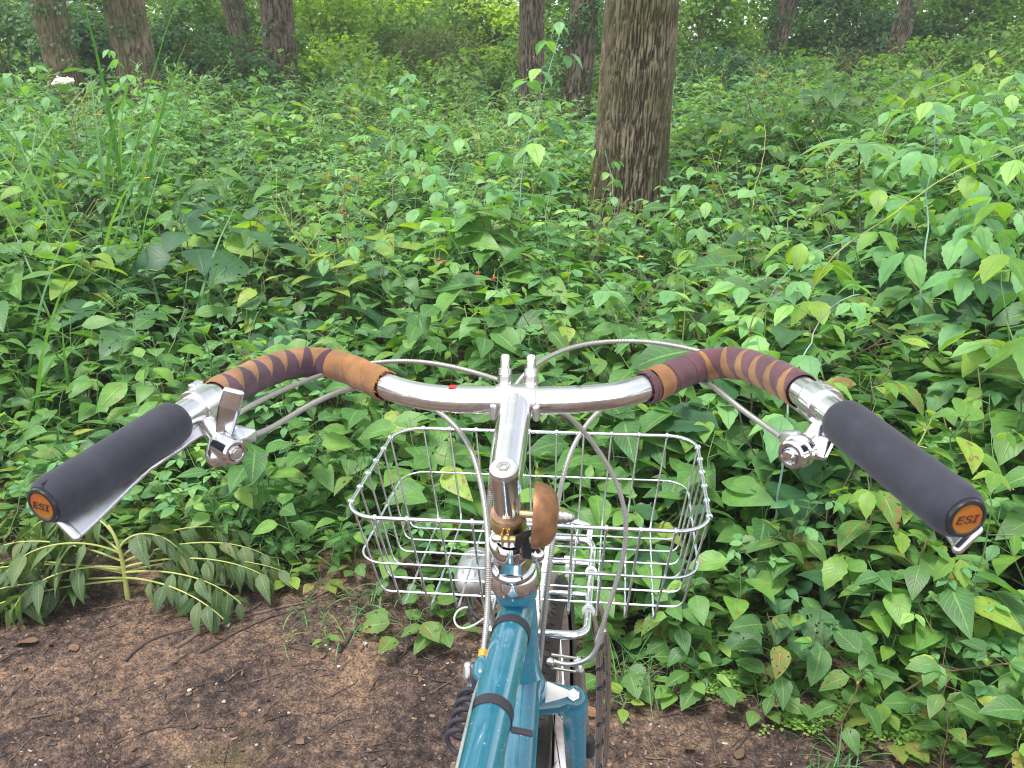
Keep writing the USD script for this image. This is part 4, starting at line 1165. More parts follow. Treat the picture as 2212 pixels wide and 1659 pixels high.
seedling('broad_leaf_weed', 'broad leaved weed with hanging dark leaves at the bare earth edge, right of the wheel', 1760, 1500, 8, 0.105, 'leaf_green', h=0.17, ratio=0.56, pitch=(-0.6, 0.1), droop=(0.4, 0.9))
seedling('broad_leaf_weed', 'pale topped weed right of the hanging dark leaves', 1905, 1500, 9, 0.075, 'leaf_bright', h=0.16, ratio=0.55)
seedling('broad_leaf_weed', 'broad leaved weed under the outer end of the right grip', 2080, 1480, 10, 0.10, 'leaf_spotted', h=0.24, ratio=0.62)
seedling('broad_leaf_weed', 'broad leaved weed at the lower right edge', 2200, 1560, 10, 0.095, 'leaf_green', h=0.2, ratio=0.62)
seedling('broad_leaf_weed', 'glossy weed in the lower right corner', 2170, 1640, 9, 0.07, 'leaf_green', h=0.07, ratio=0.55)
seedling('toothed_leaf_weed', 'weed with two very large toothed leaves at the right edge', 2230, 1180, 5, 0.15, 'leaf_dark', h=0.42, teeth=10, ratio=0.68, pitch=(-0.1, 0.2))
seedling('rosette', 'small round leaved rosette on the bare earth right of the fork', 1345, 1535, 5, 0.042, 'leaf_bright', 'rosette', h=0.03, ratio=0.68)
seedling('rosette', 'bright rosette on the earth left of the basket', 628, 1262, 5, 0.062, 'leaf_bright', 'rosette', h=0.03, ratio=0.62)
seedling('rosette', 'tiny seedling on the path left of the top tube', 706, 1388, 4, 0.028, 'leaf_bright', 'rosette', h=0.03)
seedling('rosette', 'small seedling by the far side of the basket corner', 700, 1180, 6, 0.06, 'leaf_bright', 'rosette', h=0.06, ratio=0.6)
seedling('toothed_seedling', 'small toothed seedling behind the brown leaf right of the fork', 1545, 1415, 7, 0.05, 'leaf_tiny', 'seedling', h=0.05, teeth=5, ratio=0.66)
seedling('narrow_seedling', 'seedling with four narrow leaves on bare earth right of the rosette', 1530, 1475, 5, 0.062, 'leaf_lance', 'seedling', h=0.035, ratio=0.3)
seedling('toothed_seedling', 'bright toothed seedling right of the basket', 1430, 1350, 8, 0.062, 'leaf_bright', 'seedling', h=0.09, teeth=6, ratio=0.66)
seedling('toothed_seedling', 'toothed seedling beside the tiny ground leaves', 1900, 1560, 7, 0.05, 'leaf_tiny', 'seedling', h=0.05, teeth=5, ratio=0.7)

# the round violet leaf
b = put(2075, 1500)
o = thing('violet_plant', 'large round kidney shaped leaf with fan veins low on the right', 'plant', mat4(Rz(0.4), b))
for k, (x, y, z, R_) in enumerate(((0, 0, 0.16, 0.055), (0.06, 0.07, 0.11, 0.042), (-0.05, 0.06, 0.09, 0.038))):
    part(o, 'stalk', tube(spline([(0.01, 0.03, 0), (x * 0.7, y * 0.7 + 0.01, z * 0.6), (x, y, z)], 8), 0.0016, 5), 'stem_green', smooth=True)
    lf = moved(round_leaf(R_), orient(-1.4 + k, -0.35, 0.1), (x, y, z))
    part(o, 'leaf', (lf[0], lf[1]), 'leaf_bright' if k == 0 else 'leaf_green', smooth=True, uv=lf[2])


def grass_thing(label, px, py, n, L, width, spread, droop, z=None, group=None):
    b = put(px, py)
    o = thing('grass_tuft', label, 'grass', mat4(None, b), group)
    for lf in grass_clump(HR, n, L, width, spread, droop):
        part(o, 'blade', (lf[0], lf[1]), 'grass_look', smooth=True, uv=lf[2])


grass_thing('thick dark tuft of arching grass behind the left side of the basket', 620, 1170, 60, 0.30, 0.0055, 0.16, 1.5)
grass_thing('grass tuft between the sapling and the dark grass tuft', 540, 1190, 36, 0.24, 0.005, 0.14, 1.5)
grass_thing('grass tuft directly left of the basket', 720, 1185, 34, 0.24, 0.005, 0.14, 1.5)
grass_thing('thin grass on bare earth behind the front wheel', 1395, 1480, 30, 0.20, 0.003, 0.10, 1.0)
grass_thing('thin grass at the lower right near the bottom edge', 1805, 1655, 34, 0.15, 0.003, 0.07, 1.3)
grass_thing('sparse grass on the path left of the top tube', 700, 1345, 26, 0.12, 0.004, 0.12, 1.6)
grass_thing('sparse grass by the basket rim corner', 800, 1310, 26, 0.14, 0.004, 0.12, 1.6)
grass_thing('broad dark grass blades under the right grip', 1830, 1270, 16, 0.34, 0.012, 0.12, 0.8)
grass_thing('wisp of grass beside the left end of the path', 110, 1235, 18, 0.12, 0.004, 0.1, 1.5)


def tall_grass(label, px, depth, n, L, width, spread=0.16, droop=0.7):
    b = at(px, 700, depth); b[2] = 0
    o = thing('tall_grass_clump', label, 'grass', mat4(None, b))
    for lf in grass_clump(HR, n, L * 1.35, width, spread, droop, 1.2):
        part(o, 'blade', (lf[0], lf[1]), 'grass_look', smooth=True, uv=lf[2])


tall_grass('tall grass blades at the far left edge', 40, 2.9, 10, 0.75, 0.014)
tall_grass('tall broad grass blades in the left middle of the thicket', 220, 4.0, 14, 1.15, 0.020)
tall_grass('long grass in front of the second left trunk', 290, 5.2, 12, 1.45, 0.026)
tall_grass('long grass left of the white flower cluster', 90, 4.4, 10, 1.2, 0.020)
tall_grass('grass blades behind the left bar end', 420, 3.4, 10, 0.85, 0.014)
tall_grass('dark grass blades behind the right bend of the bar', 1500, 2.3, 8, 0.5, 0.014)

# flowers and berries
o = thing('white_flower_cluster', 'flat creamy white flower cluster at the far left', 'flower')
fc = at(137, 178, 5.6); ft = fc.copy(); ft[2] = 0
part(o, 'stem', tube(spline([ft, (ft + fc) / 2 + [0.03, 0, 0], fc], 10), 0.004, 5), 'stem_green', smooth=True)
fl_ = []
for k in range(150):
    a, r_ = HR.uniform(0, 6.28), 0.065 * math.sqrt(HR.uniform())
    s = trimesh.creation.icosphere(0, HR.uniform(0.006, 0.010)); s.apply_translation(fc + [r_ * math.cos(a), r_ * math.sin(a), 0.02 * (1 - (r_ / 0.065) ** 2) + HR.normal(0, 0.006)]); fl_.append(s)
tag(part(o, 'florets', cat_(fl_), 'flower_white', smooth=True), kind='stuff')


def little_flower(label, px, py, depth, mate, R=0.02):
    o = thing('small_flower', label, 'flower')
    c = at(px, py, depth); f0 = c.copy(); f0[2] = 0; f0[1] += 0.03
    part(o, 'stem', tube(spline([f0, (f0 + c) / 2 + [0.02, 0, 0], c], 8), 0.0016, 4), 'stem_green', smooth=True)
    for k in range(5):
        lf = moved(leaf(R, R * 0.75, fold=0.1, droop=0.3, n=3), orient(k * 1.257 + 0.3, 0.5, 0), c)
        part(o, 'petal', (lf[0], lf[1]), mate, smooth=True, uv=lf[2])


little_flower('orange flower in the upper left thicket', 210, 250, 4.8, 'flower_orange', 0.03)
little_flower('small orange flower below the left trunks', 318, 386, 3.9, 'flower_orange', 0.018)
little_flower('tiny pink flower right of the near trunk', 1503, 217, 7.0, 'flower_pink', 0.025)
little_flower('small yellow orange flower in the thicket right of the near trunk foot', 1384, 556, 3.1, 'flower_orange', 0.014)
for px, py, dp, lab in ((737, 458, 3.5, 'red berry cluster left of the tall cane'), (950, 444, 3.7, 'red berry left of the pale leaning cane'), (948, 561, 3.0, 'pair of red berries under the leaning cane'), (1067, 602, 2.9, 'red berry nearest the tall cane foot'), (1033, 590, 2.95, 'dull red berry beside the single red berry'), (1093, 456, 3.7, 'dark red berry near the tall cane')):
    o = thing('berry_cluster', lab, 'berries')
    c = at(px, py, dp); up_ = c + [0.01, 0.02, 0.05]
    part(o, 'stalk', tube(np.array([c, c + [0.004, 0.01, 0.03], c + [0.01, 0.05, 0.02]]), 0.0012, 4), 'stem_green')
    for k in range(2 if 'pair' in lab or 'cluster' in lab else 1):
        cc = c + np.array([0.017, 0.0, -0.008]) * k; bl = []
        for q in range(16):
            d = unit(HR.normal(0, 1, 3)); s = trimesh.creation.icosphere(1, 0.0032); s.apply_translation(cc + d * 0.0046); bl.append(s)
        part(o, 'berry', cat_(bl), 'berry_red', smooth=True)


# ------------------------------------------------------------------ litter on the path
LR = np.random.default_rng(909)


def pebble_mesh(r):
    m = trimesh.creation.icosphere(1, 1.0)
    m.vertices *= 1 + 0.28 * (meshkit.noise(m.vertices * 1.7 + r.uniform(0, 50)) - 0.5)[:, None] * 2
    m.vertices *= [1.0, r.uniform(0.6, 0.95), r.uniform(0.35, 0.65)]
    return m


def chip_mesh(r):
    m = trimesh.creation.box((2.4, 0.8, 0.22)); m = m.subdivide()
    m.vertices += r.normal(0, 0.10, m.vertices.shape) * [1, 1, 0.5]
    return m


def path_spots(n, y0=0.7, y1=2.4):
    out = []
    while len(out) < n:
        x, y = LR.uniform(-1.9, 1.4), LR.uniform(y0, y1)
        if edge_dist(x, y) < 0.10 + LR.exponential(0.05):
            out.append((x, y))
    xy = np.array(out)
    return np.column_stack([xy, ground_z(xy[:, 0], xy[:, 1])])


gp = []
for p in path_spots(8000):
    s = 0.0011 + 0.0013 * LR.exponential(1.0)
    s = min(s, 0.0085)
    gp.append((int(LR.integers(4)), mat4(Rz(LR.uniform(0, 6.28)) @ Rx(LR.normal(0, 0.25)) * s, p + [0, 0, s * 0.12])))
instancer('gravel', [(pebble_mesh(LR), 'pebble', None) for _ in range(4)], gp, 'fine grit and small stones scattered over the earth path', 'gravel')
wp_ = []
for p in path_spots(2600):
    s = LR.uniform(0.0016, 0.0055)
    wp_.append((int(LR.integers(3)), mat4(Rz(LR.uniform(0, 6.28)) @ Rx(LR.normal(0, 0.2)) * s, p + [0, 0, s * 0.15])))
instancer('wood_chips', [(chip_mesh(LR), 'pebble', None) for _ in range(3)], wp_, 'bits of bark and wood on the earth path', 'wood chips')

scraps = []
for k in range(4):
    q = leaf(0.02, 0.013, fold=LR.uniform(-0.3, 0.4), droop=LR.uniform(-0.8, 0.8), n=4, twist=LR.normal(0, 0.8)); scraps.append(((q[0], q[1]), 'leaf_brown', q[2]))
sp_ = [(int(LR.integers(4)), mat4(Rz(LR.uniform(0, 6.28)) @ Rx(LR.normal(0, 0.35)) @ Ry(LR.normal(0, 0.4)) * LR.uniform(0.35, 1.1), p + [0, 0, 0.002])) for p in path_spots(750)]
instancer('leaf_litter', scraps, sp_, 'small brown scraps of dead leaves pressed into the earth path', 'leaf litter')


def twig_curve(a, b, wob, n=14):
    p = np.asarray(a) + (np.asarray(b) - np.asarray(a)) * np.linspace(0, 1, n)[:, None]
    off = np.cumsum(LR.normal(0, wob, (n, 2)), axis=0); off -= off[0] + (off[-1] - off[0]) * np.linspace(0, 1, n)[:, None]
    p[:, :2] += off
    return p


tw = []
for k in range(12):
    L_ = LR.uniform(0.03, 0.09)
    c = twig_curve((-L_ / 2, 0, 0), (L_ / 2, 0, 0), 0.0022, 8); c[:, 2] = np.abs(LR.normal(0, 0.0012, 8))
    tw.append((tube(c, np.linspace(0.0013, 0.0006, 8), 5), 'twig_bark', None))
tp_ = []
for p in path_spots(900):
    tp_.append((int(LR.integers(12)), mat4(Rz(LR.normal(0.5, 0.9)) * LR.uniform(0.6, 1.3), p + [0, 0, 0.002])))
instancer('twig_litter', tw, tp_, 'thin broken twigs and stalks lying over the earth path', 'twigs')


def twig(label, pix, r0=0.004, fork=False, mate='twig_bark'):
    pts = [on_z(*q) for q in pix]
    c = even(spline(pts, 30) if len(pts) > 2 else np.array(pts), 18)
    c[:, :2] += np.cumsum(LR.normal(0, 0.0015, (18, 2)), axis=0)
    c[:, 2] = ground_z(c[:, 0], c[:, 1]) + r0 * 0.6
    o = thing('twig', label, 'twig')
    part(o, 'stick', tube(c, np.linspace(r0, r0 * 0.5, 18) * (1 + 0.2 * LR.normal(0, 1, 18).clip(-1, 1)), 7), mate, smooth=True)
    if fork:
        i_ = 11; q = c[i_] + (c[-1] - c[i_]) @ Rz(0.6).T * 0.7
        q2 = even(np.array([c[i_], q]), 8); q2[:, 2] = ground_z(q2[:, 0], q2[:, 1]) + r0 * 0.6
        part(o, 'side_twig', tube(q2, np.linspace(r0 * 0.6, r0 * 0.3, 8), 6), mate, smooth=True)


twig('long grey twig lying below the wilted sapling', [(270, 1425), (360, 1365), (480, 1335), (560, 1300)], 0.0045, True)
twig('dark wet root strand from the sapling towards the basket', [(380, 1395), (520, 1330), (640, 1300), (760, 1250)], 0.005)
twig('second dark root strand beside the first', [(430, 1405), (540, 1350), (660, 1312)], 0.0035)
twig('brown twig pointing at the left corner of the basket', [(735, 1400), (775, 1350), (830, 1322)], 0.006, True)
twig('dark curved twig at the bottom right of the fork', [(1528, 1540), (1535, 1590), (1556, 1659)], 0.005)
twig('grey twig behind the brown leaf right of the fork', [(1380, 1500), (1430, 1515), (1500, 1530)], 0.004)
twig('slanting grey stick among leaves at the lower right', [(1870, 1480), (1920, 1468), (1985, 1440)], 0.0045)
twig('pale stalk on the path left of the strap', [(600, 1470), (660, 1440), (720, 1435)], 0.002)
twig('short twig in the middle of the path', [(350, 1490), (390, 1530)], 0.003)
twig('thin stalk near the bottom left of the path', [(300, 1580), (360, 1560), (430, 1555)], 0.002)
twig('curved bark strip beside the white wire', [(985, 1345), (1030, 1365), (1060, 1385)], 0.005)
twig('thin dark twig low on the path left of the coiled cord', [(660, 1600), (740, 1560), (830, 1550)], 0.0025)
twig('fine twig at the bottom middle of the path', [(800, 1640), (870, 1600), (900, 1570)], 0.002)


def fallen(label, px, py, L_, mate, cat='fallen leaf', name='fallen_leaf', lift=0.006, pitch=0.15):
    b = put(px, py)
    o = thing(name, label, cat, mat4(None, b))
    lf = moved(leaf(L_, L_ * 0.62, fold=LR.uniform(-0.1, 0.3), droop=LR.uniform(-0.4, 0.5), tip=1.4, teeth=6, twist=LR.normal(0, 0.5)), orient(LR.uniform(0, 6.28), pitch, LR.normal(0, 0.3)), (0, 0, lift))
    lf[0][:, 2] = np.maximum(lf[0][:, 2], 0.003)
    part(o, 'blade', (lf[0], lf[1]), mate, smooth=True, uv=lf[2])


fallen('yellow curled leaf lying near the lower right corner', 2048, 1580, 0.05, 'leaf_yellow', lift=0.02, pitch=0.5)
fallen('pale brown leaf lying right of the fork blade', 1290, 1545, 0.055, 'leaf_brown')
fallen('large torn olive brown leaf right of the wheel', 1465, 1480, 0.085, 'leaf_brown')
fallen('pinkish brown leaf at the left of the path', 85, 1385, 0.06, 'leaf_brown')
fallen('orange brown leaf on the left of the path', 165, 1410, 0.04, 'leaf_brown')
fallen('brown leaf scrap in the lower middle of the path', 640, 1590, 0.03, 'leaf_brown')
fallen('brown leaf scrap at the bottom left', 130, 1560, 0.03, 'leaf_brown')
fallen('small tan leaf beside the dark curved twig', 1590, 1640, 0.035, 'leaf_brown')
fallen('rust brown leaf left of the dark curved twig', 1500, 1612, 0.035, 'leaf_brown')
fallen('brown leaf under the sapling twig', 480, 1375, 0.03, 'leaf_brown')
fallen('brown dry leaf caught among leaves under the right grip', 1850, 1290, 0.05, 'leaf_brown', lift=0.12, pitch=-0.3)

# tiny leaved ground cover
tiny = []
for k in range(3):
    lv = []
    for q in range(12):
        a = LR.uniform(0, 6.28); r_ = 0.022 * math.sqrt(LR.uniform())
        lv.append(moved(leaf(LR.uniform(0.007, 0.013), 0.008, fold=0.1, droop=0.3, n=3), orient(LR.uniform(0, 6.28), LR.uniform(-0.1, 0.5), 0), (r_ * math.cos(a), r_ * math.sin(a), LR.uniform(0.004, 0.022))))
    me, uv = merge(lv); tiny.append((me, 'leaf_tiny', uv))
tpl = []
for (px, py, sx, sy, n) in ((1980, 1560, 110, 60, 230), (1880, 1530, 70, 40, 90), (2060, 1500, 60, 40, 60), (420, 1120, 120, 35, 80), (1560, 1480, 120, 22, 60), (1450, 1400, 120, 40, 60), (560, 1230, 60, 25, 30), (1720, 1560, 60, 18, 22)):
    for k in range(n):
        b = on_z(px + LR.normal(0, sx * 0.55), py + LR.normal(0, sy * 0.55))
        b[2] = float(ground_z(np.array(b[0]), np.array(b[1])))
        tpl.append((int(LR.integers(3)), mat4(Rz(LR.uniform(0, 6.28)) * LR.uniform(0.7, 1.2), b)))
instancer('ground_cover', tiny, tpl, 'tiny round bright green leaves creeping over the bare earth', 'ground cover')
# low leaves that close the thicket's front down to the ground
lowp = []
for t in (0, 6):
    for L_ in (0.05, 0.065):
        st, lv = low_plant(LR, 7, L_, teeth=t)
        lowp.append(merged(st, lv, 'stem_green', 'leaf_green' if t == 0 else 'leaf_spotted'))
lpl = []
for k in range(2600):
    x, y = LR.uniform(-2.4, 2.0), LR.uniform(0.6, 3.4)
    d = edge_dist(x, y)
    if d < -0.02 or d > 0.75 or LR.uniform() > 0.25 + d * 2.5 or abs(x) > 0.66 * y + 0.5:
        continue
    if (x + 1.0) ** 2 + (y - 1.84) ** 2 < 0.045:
        continue
    lpl.append((int(LR.integers(4)), mat4(Rz(LR.uniform(0, 6.28)) * LR.uniform(0.6, 1.15), (x, y, float(ground_z(np.array(x), np.array(y)))))))
instancer('low_ground_plants', lowp, lpl, 'low green seedlings covering the ground along the thicket edge', 'ground cover')

# ------------------------------------------------------------------ the bicycle (built in its own frame: x right, y forward, z up)
BR = Rz(math.radians(-7.4)) @ Ry(math.radians(-1.5))          # turned a little to the right, leaning a little to the left
QW = at(1088, 1012, 0.675)
QL = np.array([0, 0, QW[2]])
BM = mat4(BR, QW - BR @ QL)


def B(px, py, d):
    return BR.T @ (at(px, py, d) - QW) + QL


A_ = np.array([0, 0.309, -0.951])                               # steering axis, downwards


def ax(t, off=(0, 0, 0)):
    return QL + A_ * t + np.asarray(off, float)


bike = thing('bicycle', 'teal steel bicycle with swept back bars and silver wire basket', 'bicycle', BM)

# frame ---------------------------------------------------------------
tt0, tt1 = ax(0.178), B(1030, 1659, 0.585)
td = unit(tt1 - tt0); td[0] = 0
tt_end = tt0 + td * 0.575
st_low = np.array([0, -0.46, 0.285])
frame_ = part(bike, 'frame', tube([tt0, tt0 + td * 0.1, tt_end], 0.0159, 40), 'teal_paint')
dt0 = ax(0.290)
part(frame_, 'down_tube', tube([dt0, (dt0 + st_low) / 2, st_low], 0.0172, 32), 'teal_paint')
part(frame_, 'head_tube', lathe([(0.138, 0.0), (0.138, 0.0192), (0.140, 0.0202), (0.149, 0.0202), (0.152, 0.0196), (0.154, 0.0175), (0.30, 0.0175), (0.302, 0.0192), (0.312, 0.0192), (0.312, 0)], QL, A_, 48), 'teal_paint')
part(frame_, 'seat_tube', tube([st_low, tt_end + (tt_end - st_low) * 0.06], 0.0145, 24), 'teal_paint')
rear_hub = np.array([0, -0.9, 0.345])
for s in (-1, 1):
    part(frame_, 'chain_stay', tube([st_low + [s * 0.03, 0, 0], rear_hub + [s * 0.062, 0, 0]], [0.011, 0.007], 12), 'teal_paint')
    part(frame_, 'seat_stay', tube([tt_end + [s * 0.012, 0, 0], rear_hub + [s * 0.062, 0, 0]], [0.008, 0.006], 12), 'teal_paint')
# cable stop with its gold ring
cs0, cs1 = B(1043, 1420, 0.712), B(1038, 1468, 0.695)
csd = unit(cs1 - cs0)
stop = part(bike, 'cable_stop', tm(hull([(cs0 + csd * 0.003, 0.0048), (cs0 + csd * 0.010, 0.0075), (cs0 + csd * 0.016, 0.0068), (cs1, 0.003), ((cs0 + cs1) / 2 + [0.006, 0, -0.004], 0.007)], seg=20)), 'teal_paint', smooth=60)
part(stop, 'ferrule', lathe([(-0.006, 0.0), (-0.006, 0.0042), (0.001, 0.0042), (0.001, 0)], cs0, csd, 20), 'gold_ring')


def on_top_tube(s, a, r=0.0159):
    """A point on the top tube's skin, s metres behind the head, a radians from its top towards the right."""
    u = unit(np.cross([1.0, 0, 0], td)); u = u if u[2] > 0 else -u
    return tt0 + td * s + r * (math.cos(a) * u + math.sin(a) * np.array([1.0, 0, 0]))


for s0 in (0.046, 0.158):
    ring = []
    for wv in (-0.0055, 0.0055):
        ring.append([on_top_tube(s0 + wv, a, 0.0168) for a in np.linspace(0, 2 * np.pi, 49)[:-1]])
        ring.append([on_top_tube(s0 + wv, a, 0.0160) for a in np.linspace(0, 2 * np.pi, 49)[:-1]])
    o, o2, q2, q = np.array(ring[0]), np.array(ring[2]), np.array(ring[3]), np.array(ring[1])
    V = np.vstack([q, o, o2, q2]); k = np.arange(48); k2 = (k + 1) % 48
    F = np.vstack([np.stack([b * 48 + k, b * 48 + k2, (b + 1) * 48 + k2, (b + 1) * 48 + k], 1) for b in range(3)])
    st = part(bike, 'strap', (V, F), 'black_strap', smooth=40)
    if s0 > 0.1:
        part(st, 'strap_end', rbox((0.017, 0.006, 0.0022), 0.001, mat4(Ry(0.35) @ Rz(0.2), on_top_tube(s0 + 0.008, 1.75, 0.0245))), 'black_strap')

# headset ---------------------------------------------------------------
hs = part(bike, 'headset', lathe([(0.115, 0.016), (0.117, 0.0195), (0.1195, 0.0203), (0.122, 0.0198), (0.126, 0.0225), (0.130, 0.0240), (0.1345, 0.0243), (0.1365, 0.0228), (0.1385, 0.0205), (0.1385, 0.016)], QL, A_, 56), 'chrome')
hexa = lathe([(0.097, 0.0185), (0.0985, 0.0195), (0.111, 0.0195), (0.113, 0.0185)], QL, A_, 6)
part(hs, 'lock_nut', hexa, 'chrome', smooth=False)
part(hs, 'lock_ring', lathe([(0.084, 0.0125), (0.084, 0.0180), (0.0855, 0.0190), (0.094, 0.0190), (0.0965, 0.0182), (0.097, 0.0125)], QL, A_, 48), 'chrome')
part(hs, 'threaded_collar', lathe([(0.1125, 0.0168), (0.1165, 0.0168)], QL, A_, 40), 'dull_steel')

# stem ------------------------------------------------------------------
stem = part(bike, 'stem', lathe([(0.0035, 0.0112), (0.0042, 0.01135), (0.10, 0.0111)], QL, A_, 48), 'chrome')
part(stem, 'quill_cap', lathe([(-0.0015, 0.0), (-0.0015, 0.0050), (-0.0008, 0.0052), (-0.0022, 0.0056), (-0.0022, 0.0098), (-0.001, 0.0112), (0.0010, 0.0117), (0.0042, 0.0117)], QL, A_, 48), 'satin_aluminium', smooth=25)
part(stem, 'expander_bolt', lathe([(0.0032, 0.0), (0.0032, 0.0026), (-0.0026, 0.0028), (-0.0026, 0.0044), (-0.0018, 0.0048), (0.0, 0.0048)], QL, A_, 6), 'dull_steel', smooth=False)
e0, e1 = ax(0.018), np.array([-0.003, 0.103, 1.0515])
ed = unit(e1 - e0)
part(stem, 'extension', tube([e0 - ed * 0.004, e0 + ed * 0.03, e1], [0.0132, 0.0139, 0.0143], 48), 'polished_aluminium')
bc = np.array([-0.003, 0.1085, 1.0542])                              # bar centre at the clamp
part(stem, 'bar_clamp', lathe([(-0.0185, 0.0126), (-0.0180, 0.0136), (-0.0165, 0.0142), (0.0165, 0.0142), (0.0180, 0.0136), (0.0185, 0.0126)], bc, (1, 0, 0), 56), 'polished_aluminium')
for s in (-1, 1):
    b0 = bc + [s * 0.0118, 0.0125, 0.008]
    bz = unit([0, 0.25, 1.0])
    bolt = part(stem, 'clamp_bolt', lathe([(0.0, 0.0066), (0.005, 0.0066), (0.0055, 0.0052), (0.0105, 0.0050), (0.011, 0.0062), (0.0165, 0.0062), (0.0172, 0.0044), (0.024, 0.0046), (0.0275, 0.0042), (0.0295, 0.0026), (0.030, 0.0)], b0, bz, 24), 'polished_aluminium', smooth=30)
    part(bolt, 'nut', lathe([(0.004, 0.0), (0.004, 0.0072), (0.0095, 0.0072), (0.0095, 0.0)], b0, bz, 6), 'dull_steel', smooth=False)
    part(stem, 'clamp_ear', rbox((0.006, 0.010, 0.015), 0.002, mat4(None, bc + [s * 0.0192, -0.0112, -0.0065])), 'satin_aluminium')

# handlebar ---------------------------------------------------------------
LP = [(92, 1092, .580), (235, 1005, .628), (385, 905, .685), (435, 872, .712), (500, 838, .755), (560, 805, .80), (620, 785, .84), (680, 778, .862), (740, 788, .85), (800, 818, .82), (835, 836, .803), (880, 850, .79), (940, 862, .779), (1000, 864, .774)]
RP = [(2088, 1120, .517), (1960, 1020, .570), (1810, 900, .635), (1760, 860, .672), (1700, 825, .715), (1640, 795, .765), (1580, 778, .808), (1520, 785, .82), (1460, 808, .805), (1410, 835, .78), (1350, 852, .77), (1290, 860, .768), (1230, 864, .768)]


def smooth_pts(p, k=2):
    p = np.array(p)
    for _ in range(k):
        q = p.copy(); q[1:-1] = 0.25 * p[:-2] + 0.5 * p[1:-1] + 0.25 * p[2:]; p = q
    return p


left_pts = [B(*q) for q in LP]
right_pts = [B(*q) for q in RP]
path_L = even(spline(smooth_pts(left_pts + [bc + [-0.024, 0, 0], bc], 1), 400), 300)     # outer end -> clamp
path_R = even(spline(smooth_pts(right_pts + [bc + [0.024, 0, 0], bc], 1), 400), 300)
arc = lambda p: np.r_[0, np.cumsum(np.linalg.norm(np.diff(p, axis=0), axis=1))]


def near_i(path, q):
    return int(np.argmin(np.linalg.norm(path - np.asarray(q), axis=1)))


whole = np.vstack([path_L[8:], path_R[::-1][1:-8]])
sl = np.r_[arc(whole)]
dist_c = np.abs(sl - sl[near_i(whole, bc)])
rad = np.where(dist_c < 0.056, 0.0127, 0.01225)
bar = part(bike, 'handlebar', tube(whole, rad, 40), 'polished_aluminium', smooth=True)
i_mark = near_i(path_L, B(982, 845, 0.775))
t_, a_, b_ = frames(path_L, up=(0, 0, 1))
pm = path_L[i_mark]
vv = []
for k, x in enumerate(np.linspace(-0.0035, 0.0035, 3)):
    for an in np.linspace(-0.25, 0.30, 8):
        vv.append(pm + t_[i_mark] * x + 0.01295 * (math.cos(an) * a_[i_mark] + math.sin(an) * b_[i_mark] * (1 if b_[i_mark][1] < 0 else -1)))
part(bar, 'red_mark', (np.array(vv), np.array([(k * 8 + q, k * 8 + q + 1, (k + 1) * 8 + q + 1, (k + 1) * 8 + q) for k in range(2) for q in range(7)])), 'red_print', smooth=True)

# grips --------------------------------------------------------------------
for path, side in ((path_L, -1), (path_R, 1)):
    gi = near_i(path, B(385, 905, .685) if side < 0 else B(1810, 900, .635))
    out = unit(path[0] - path[10])
    seg = even(np.vstack([path[0] - out * 0.0015, path[4:gi + 1]]), 40)
    sg = arc(seg); Lg = sg[-1]
    prof = np.interp(sg, [0, 0.002, 0.005, 0.010, 0.02, Lg - 0.008, Lg - 0.003, Lg], [0.0138, 0.0158, 0.0170, 0.0178, 0.0178, 0.0176, 0.0168, 0.0148])
    g = part(bike, 'grip', tube(seg, prof, 48), 'grip_foam', smooth=50)
    end = seg[0]
    part(g, 'end_plug', lathe([(-0.006, 0.0), (-0.002, 0.0128), (0.0012, 0.0131), (0.0026, 0.0126), (0.0030, 0.0108), (0.0022, 0.0100), (0.0020, 0.0)], end, out, 48), 'black_plastic', smooth=30)
    part(g, 'plug_disc', lathe([(0.0021, 0.0099), (0.0024, 0.0098), (0.0027, 0.0)], end, out, 40), 'plug_orange', smooth=30)
    txt = meshkit.text_mesh('ESI', 0.0054, 0.0004)
    sh = np.eye(4); sh[0, 1] = 0.25
    txt.apply_translation(-np.append(txt.bounds.mean(0)[:2], 0)); txt.apply_transform(sh)
    txt.apply_scale([1.22, 1, 1])
    if side > 0:
        yv = unit(np.array([0.02, 0, 1.0]) - out * (out @ np.array([0.02, 0, 1.0])))
    else:
        yv = unit(np.array([0.05, 0.0, 1.0]) - out * (out @ np.array([0.05, 0.0, 1.0])))
    xv = np.cross(yv, out)
    txt.apply_transform(mat4(np.stack([xv, yv, out], 1), end + out * 0.0027))
    part(g, 'lettering', txt, 'dark_print', smooth=False)
    if side < 0:   # the little split in the rubber
        part(g, 'split', rbox((0.0016, 0.014, 0.0012), 0.0005, mat4(basis(y=-out, z=(0.4, -0.3, 1)), seg[2] + 0.0166 * unit(np.array([0.10, -0.2, 1.0]) - out * (out @ np.array([0.10, -0.2, 1.0]))))), 'black_rubber')

# cloth tape -------------------------------------------------------------------


def taped(path, i0, i1, material, r0=0.0142, pitch=0.02, amp=0.0005, flip=1.0, skew=0.5, name='bar_tape', lab=None):
    """i0 < i1 indices counted from the outer end; u runs from the clamp side outwards."""
    seg = even(path[i0:i1 + 1][::-1], 150)
    Ls = arc(seg)[-1]

    def r(s, v):
        turn = (s / pitch + skew * v) % 1.0
        edge = np.interp(s, [0, 0.0015, Ls - 0.0015, Ls], [0.93, 1, 1, 0.93])
        lump = (meshkit.noise(np.stack(np.broadcast_arrays(s * 60, np.cos(2 * np.pi * v) * 1.5, np.sin(2 * np.pi * v) * 1.5), -1), 4) - 0.5) * 0.0013
        return (r0 + amp * (1 - turn) * 2.2 + lump) * edge
    t, a, b = frames(seg, up=(0, 0, 1))
    mid = len(seg) // 2
    (v, f), uv = tube_uv(seg, r, 60, flip=flip)
    return part(bar, name, (v, f), material, smooth=True, uv=uv, label=lab)


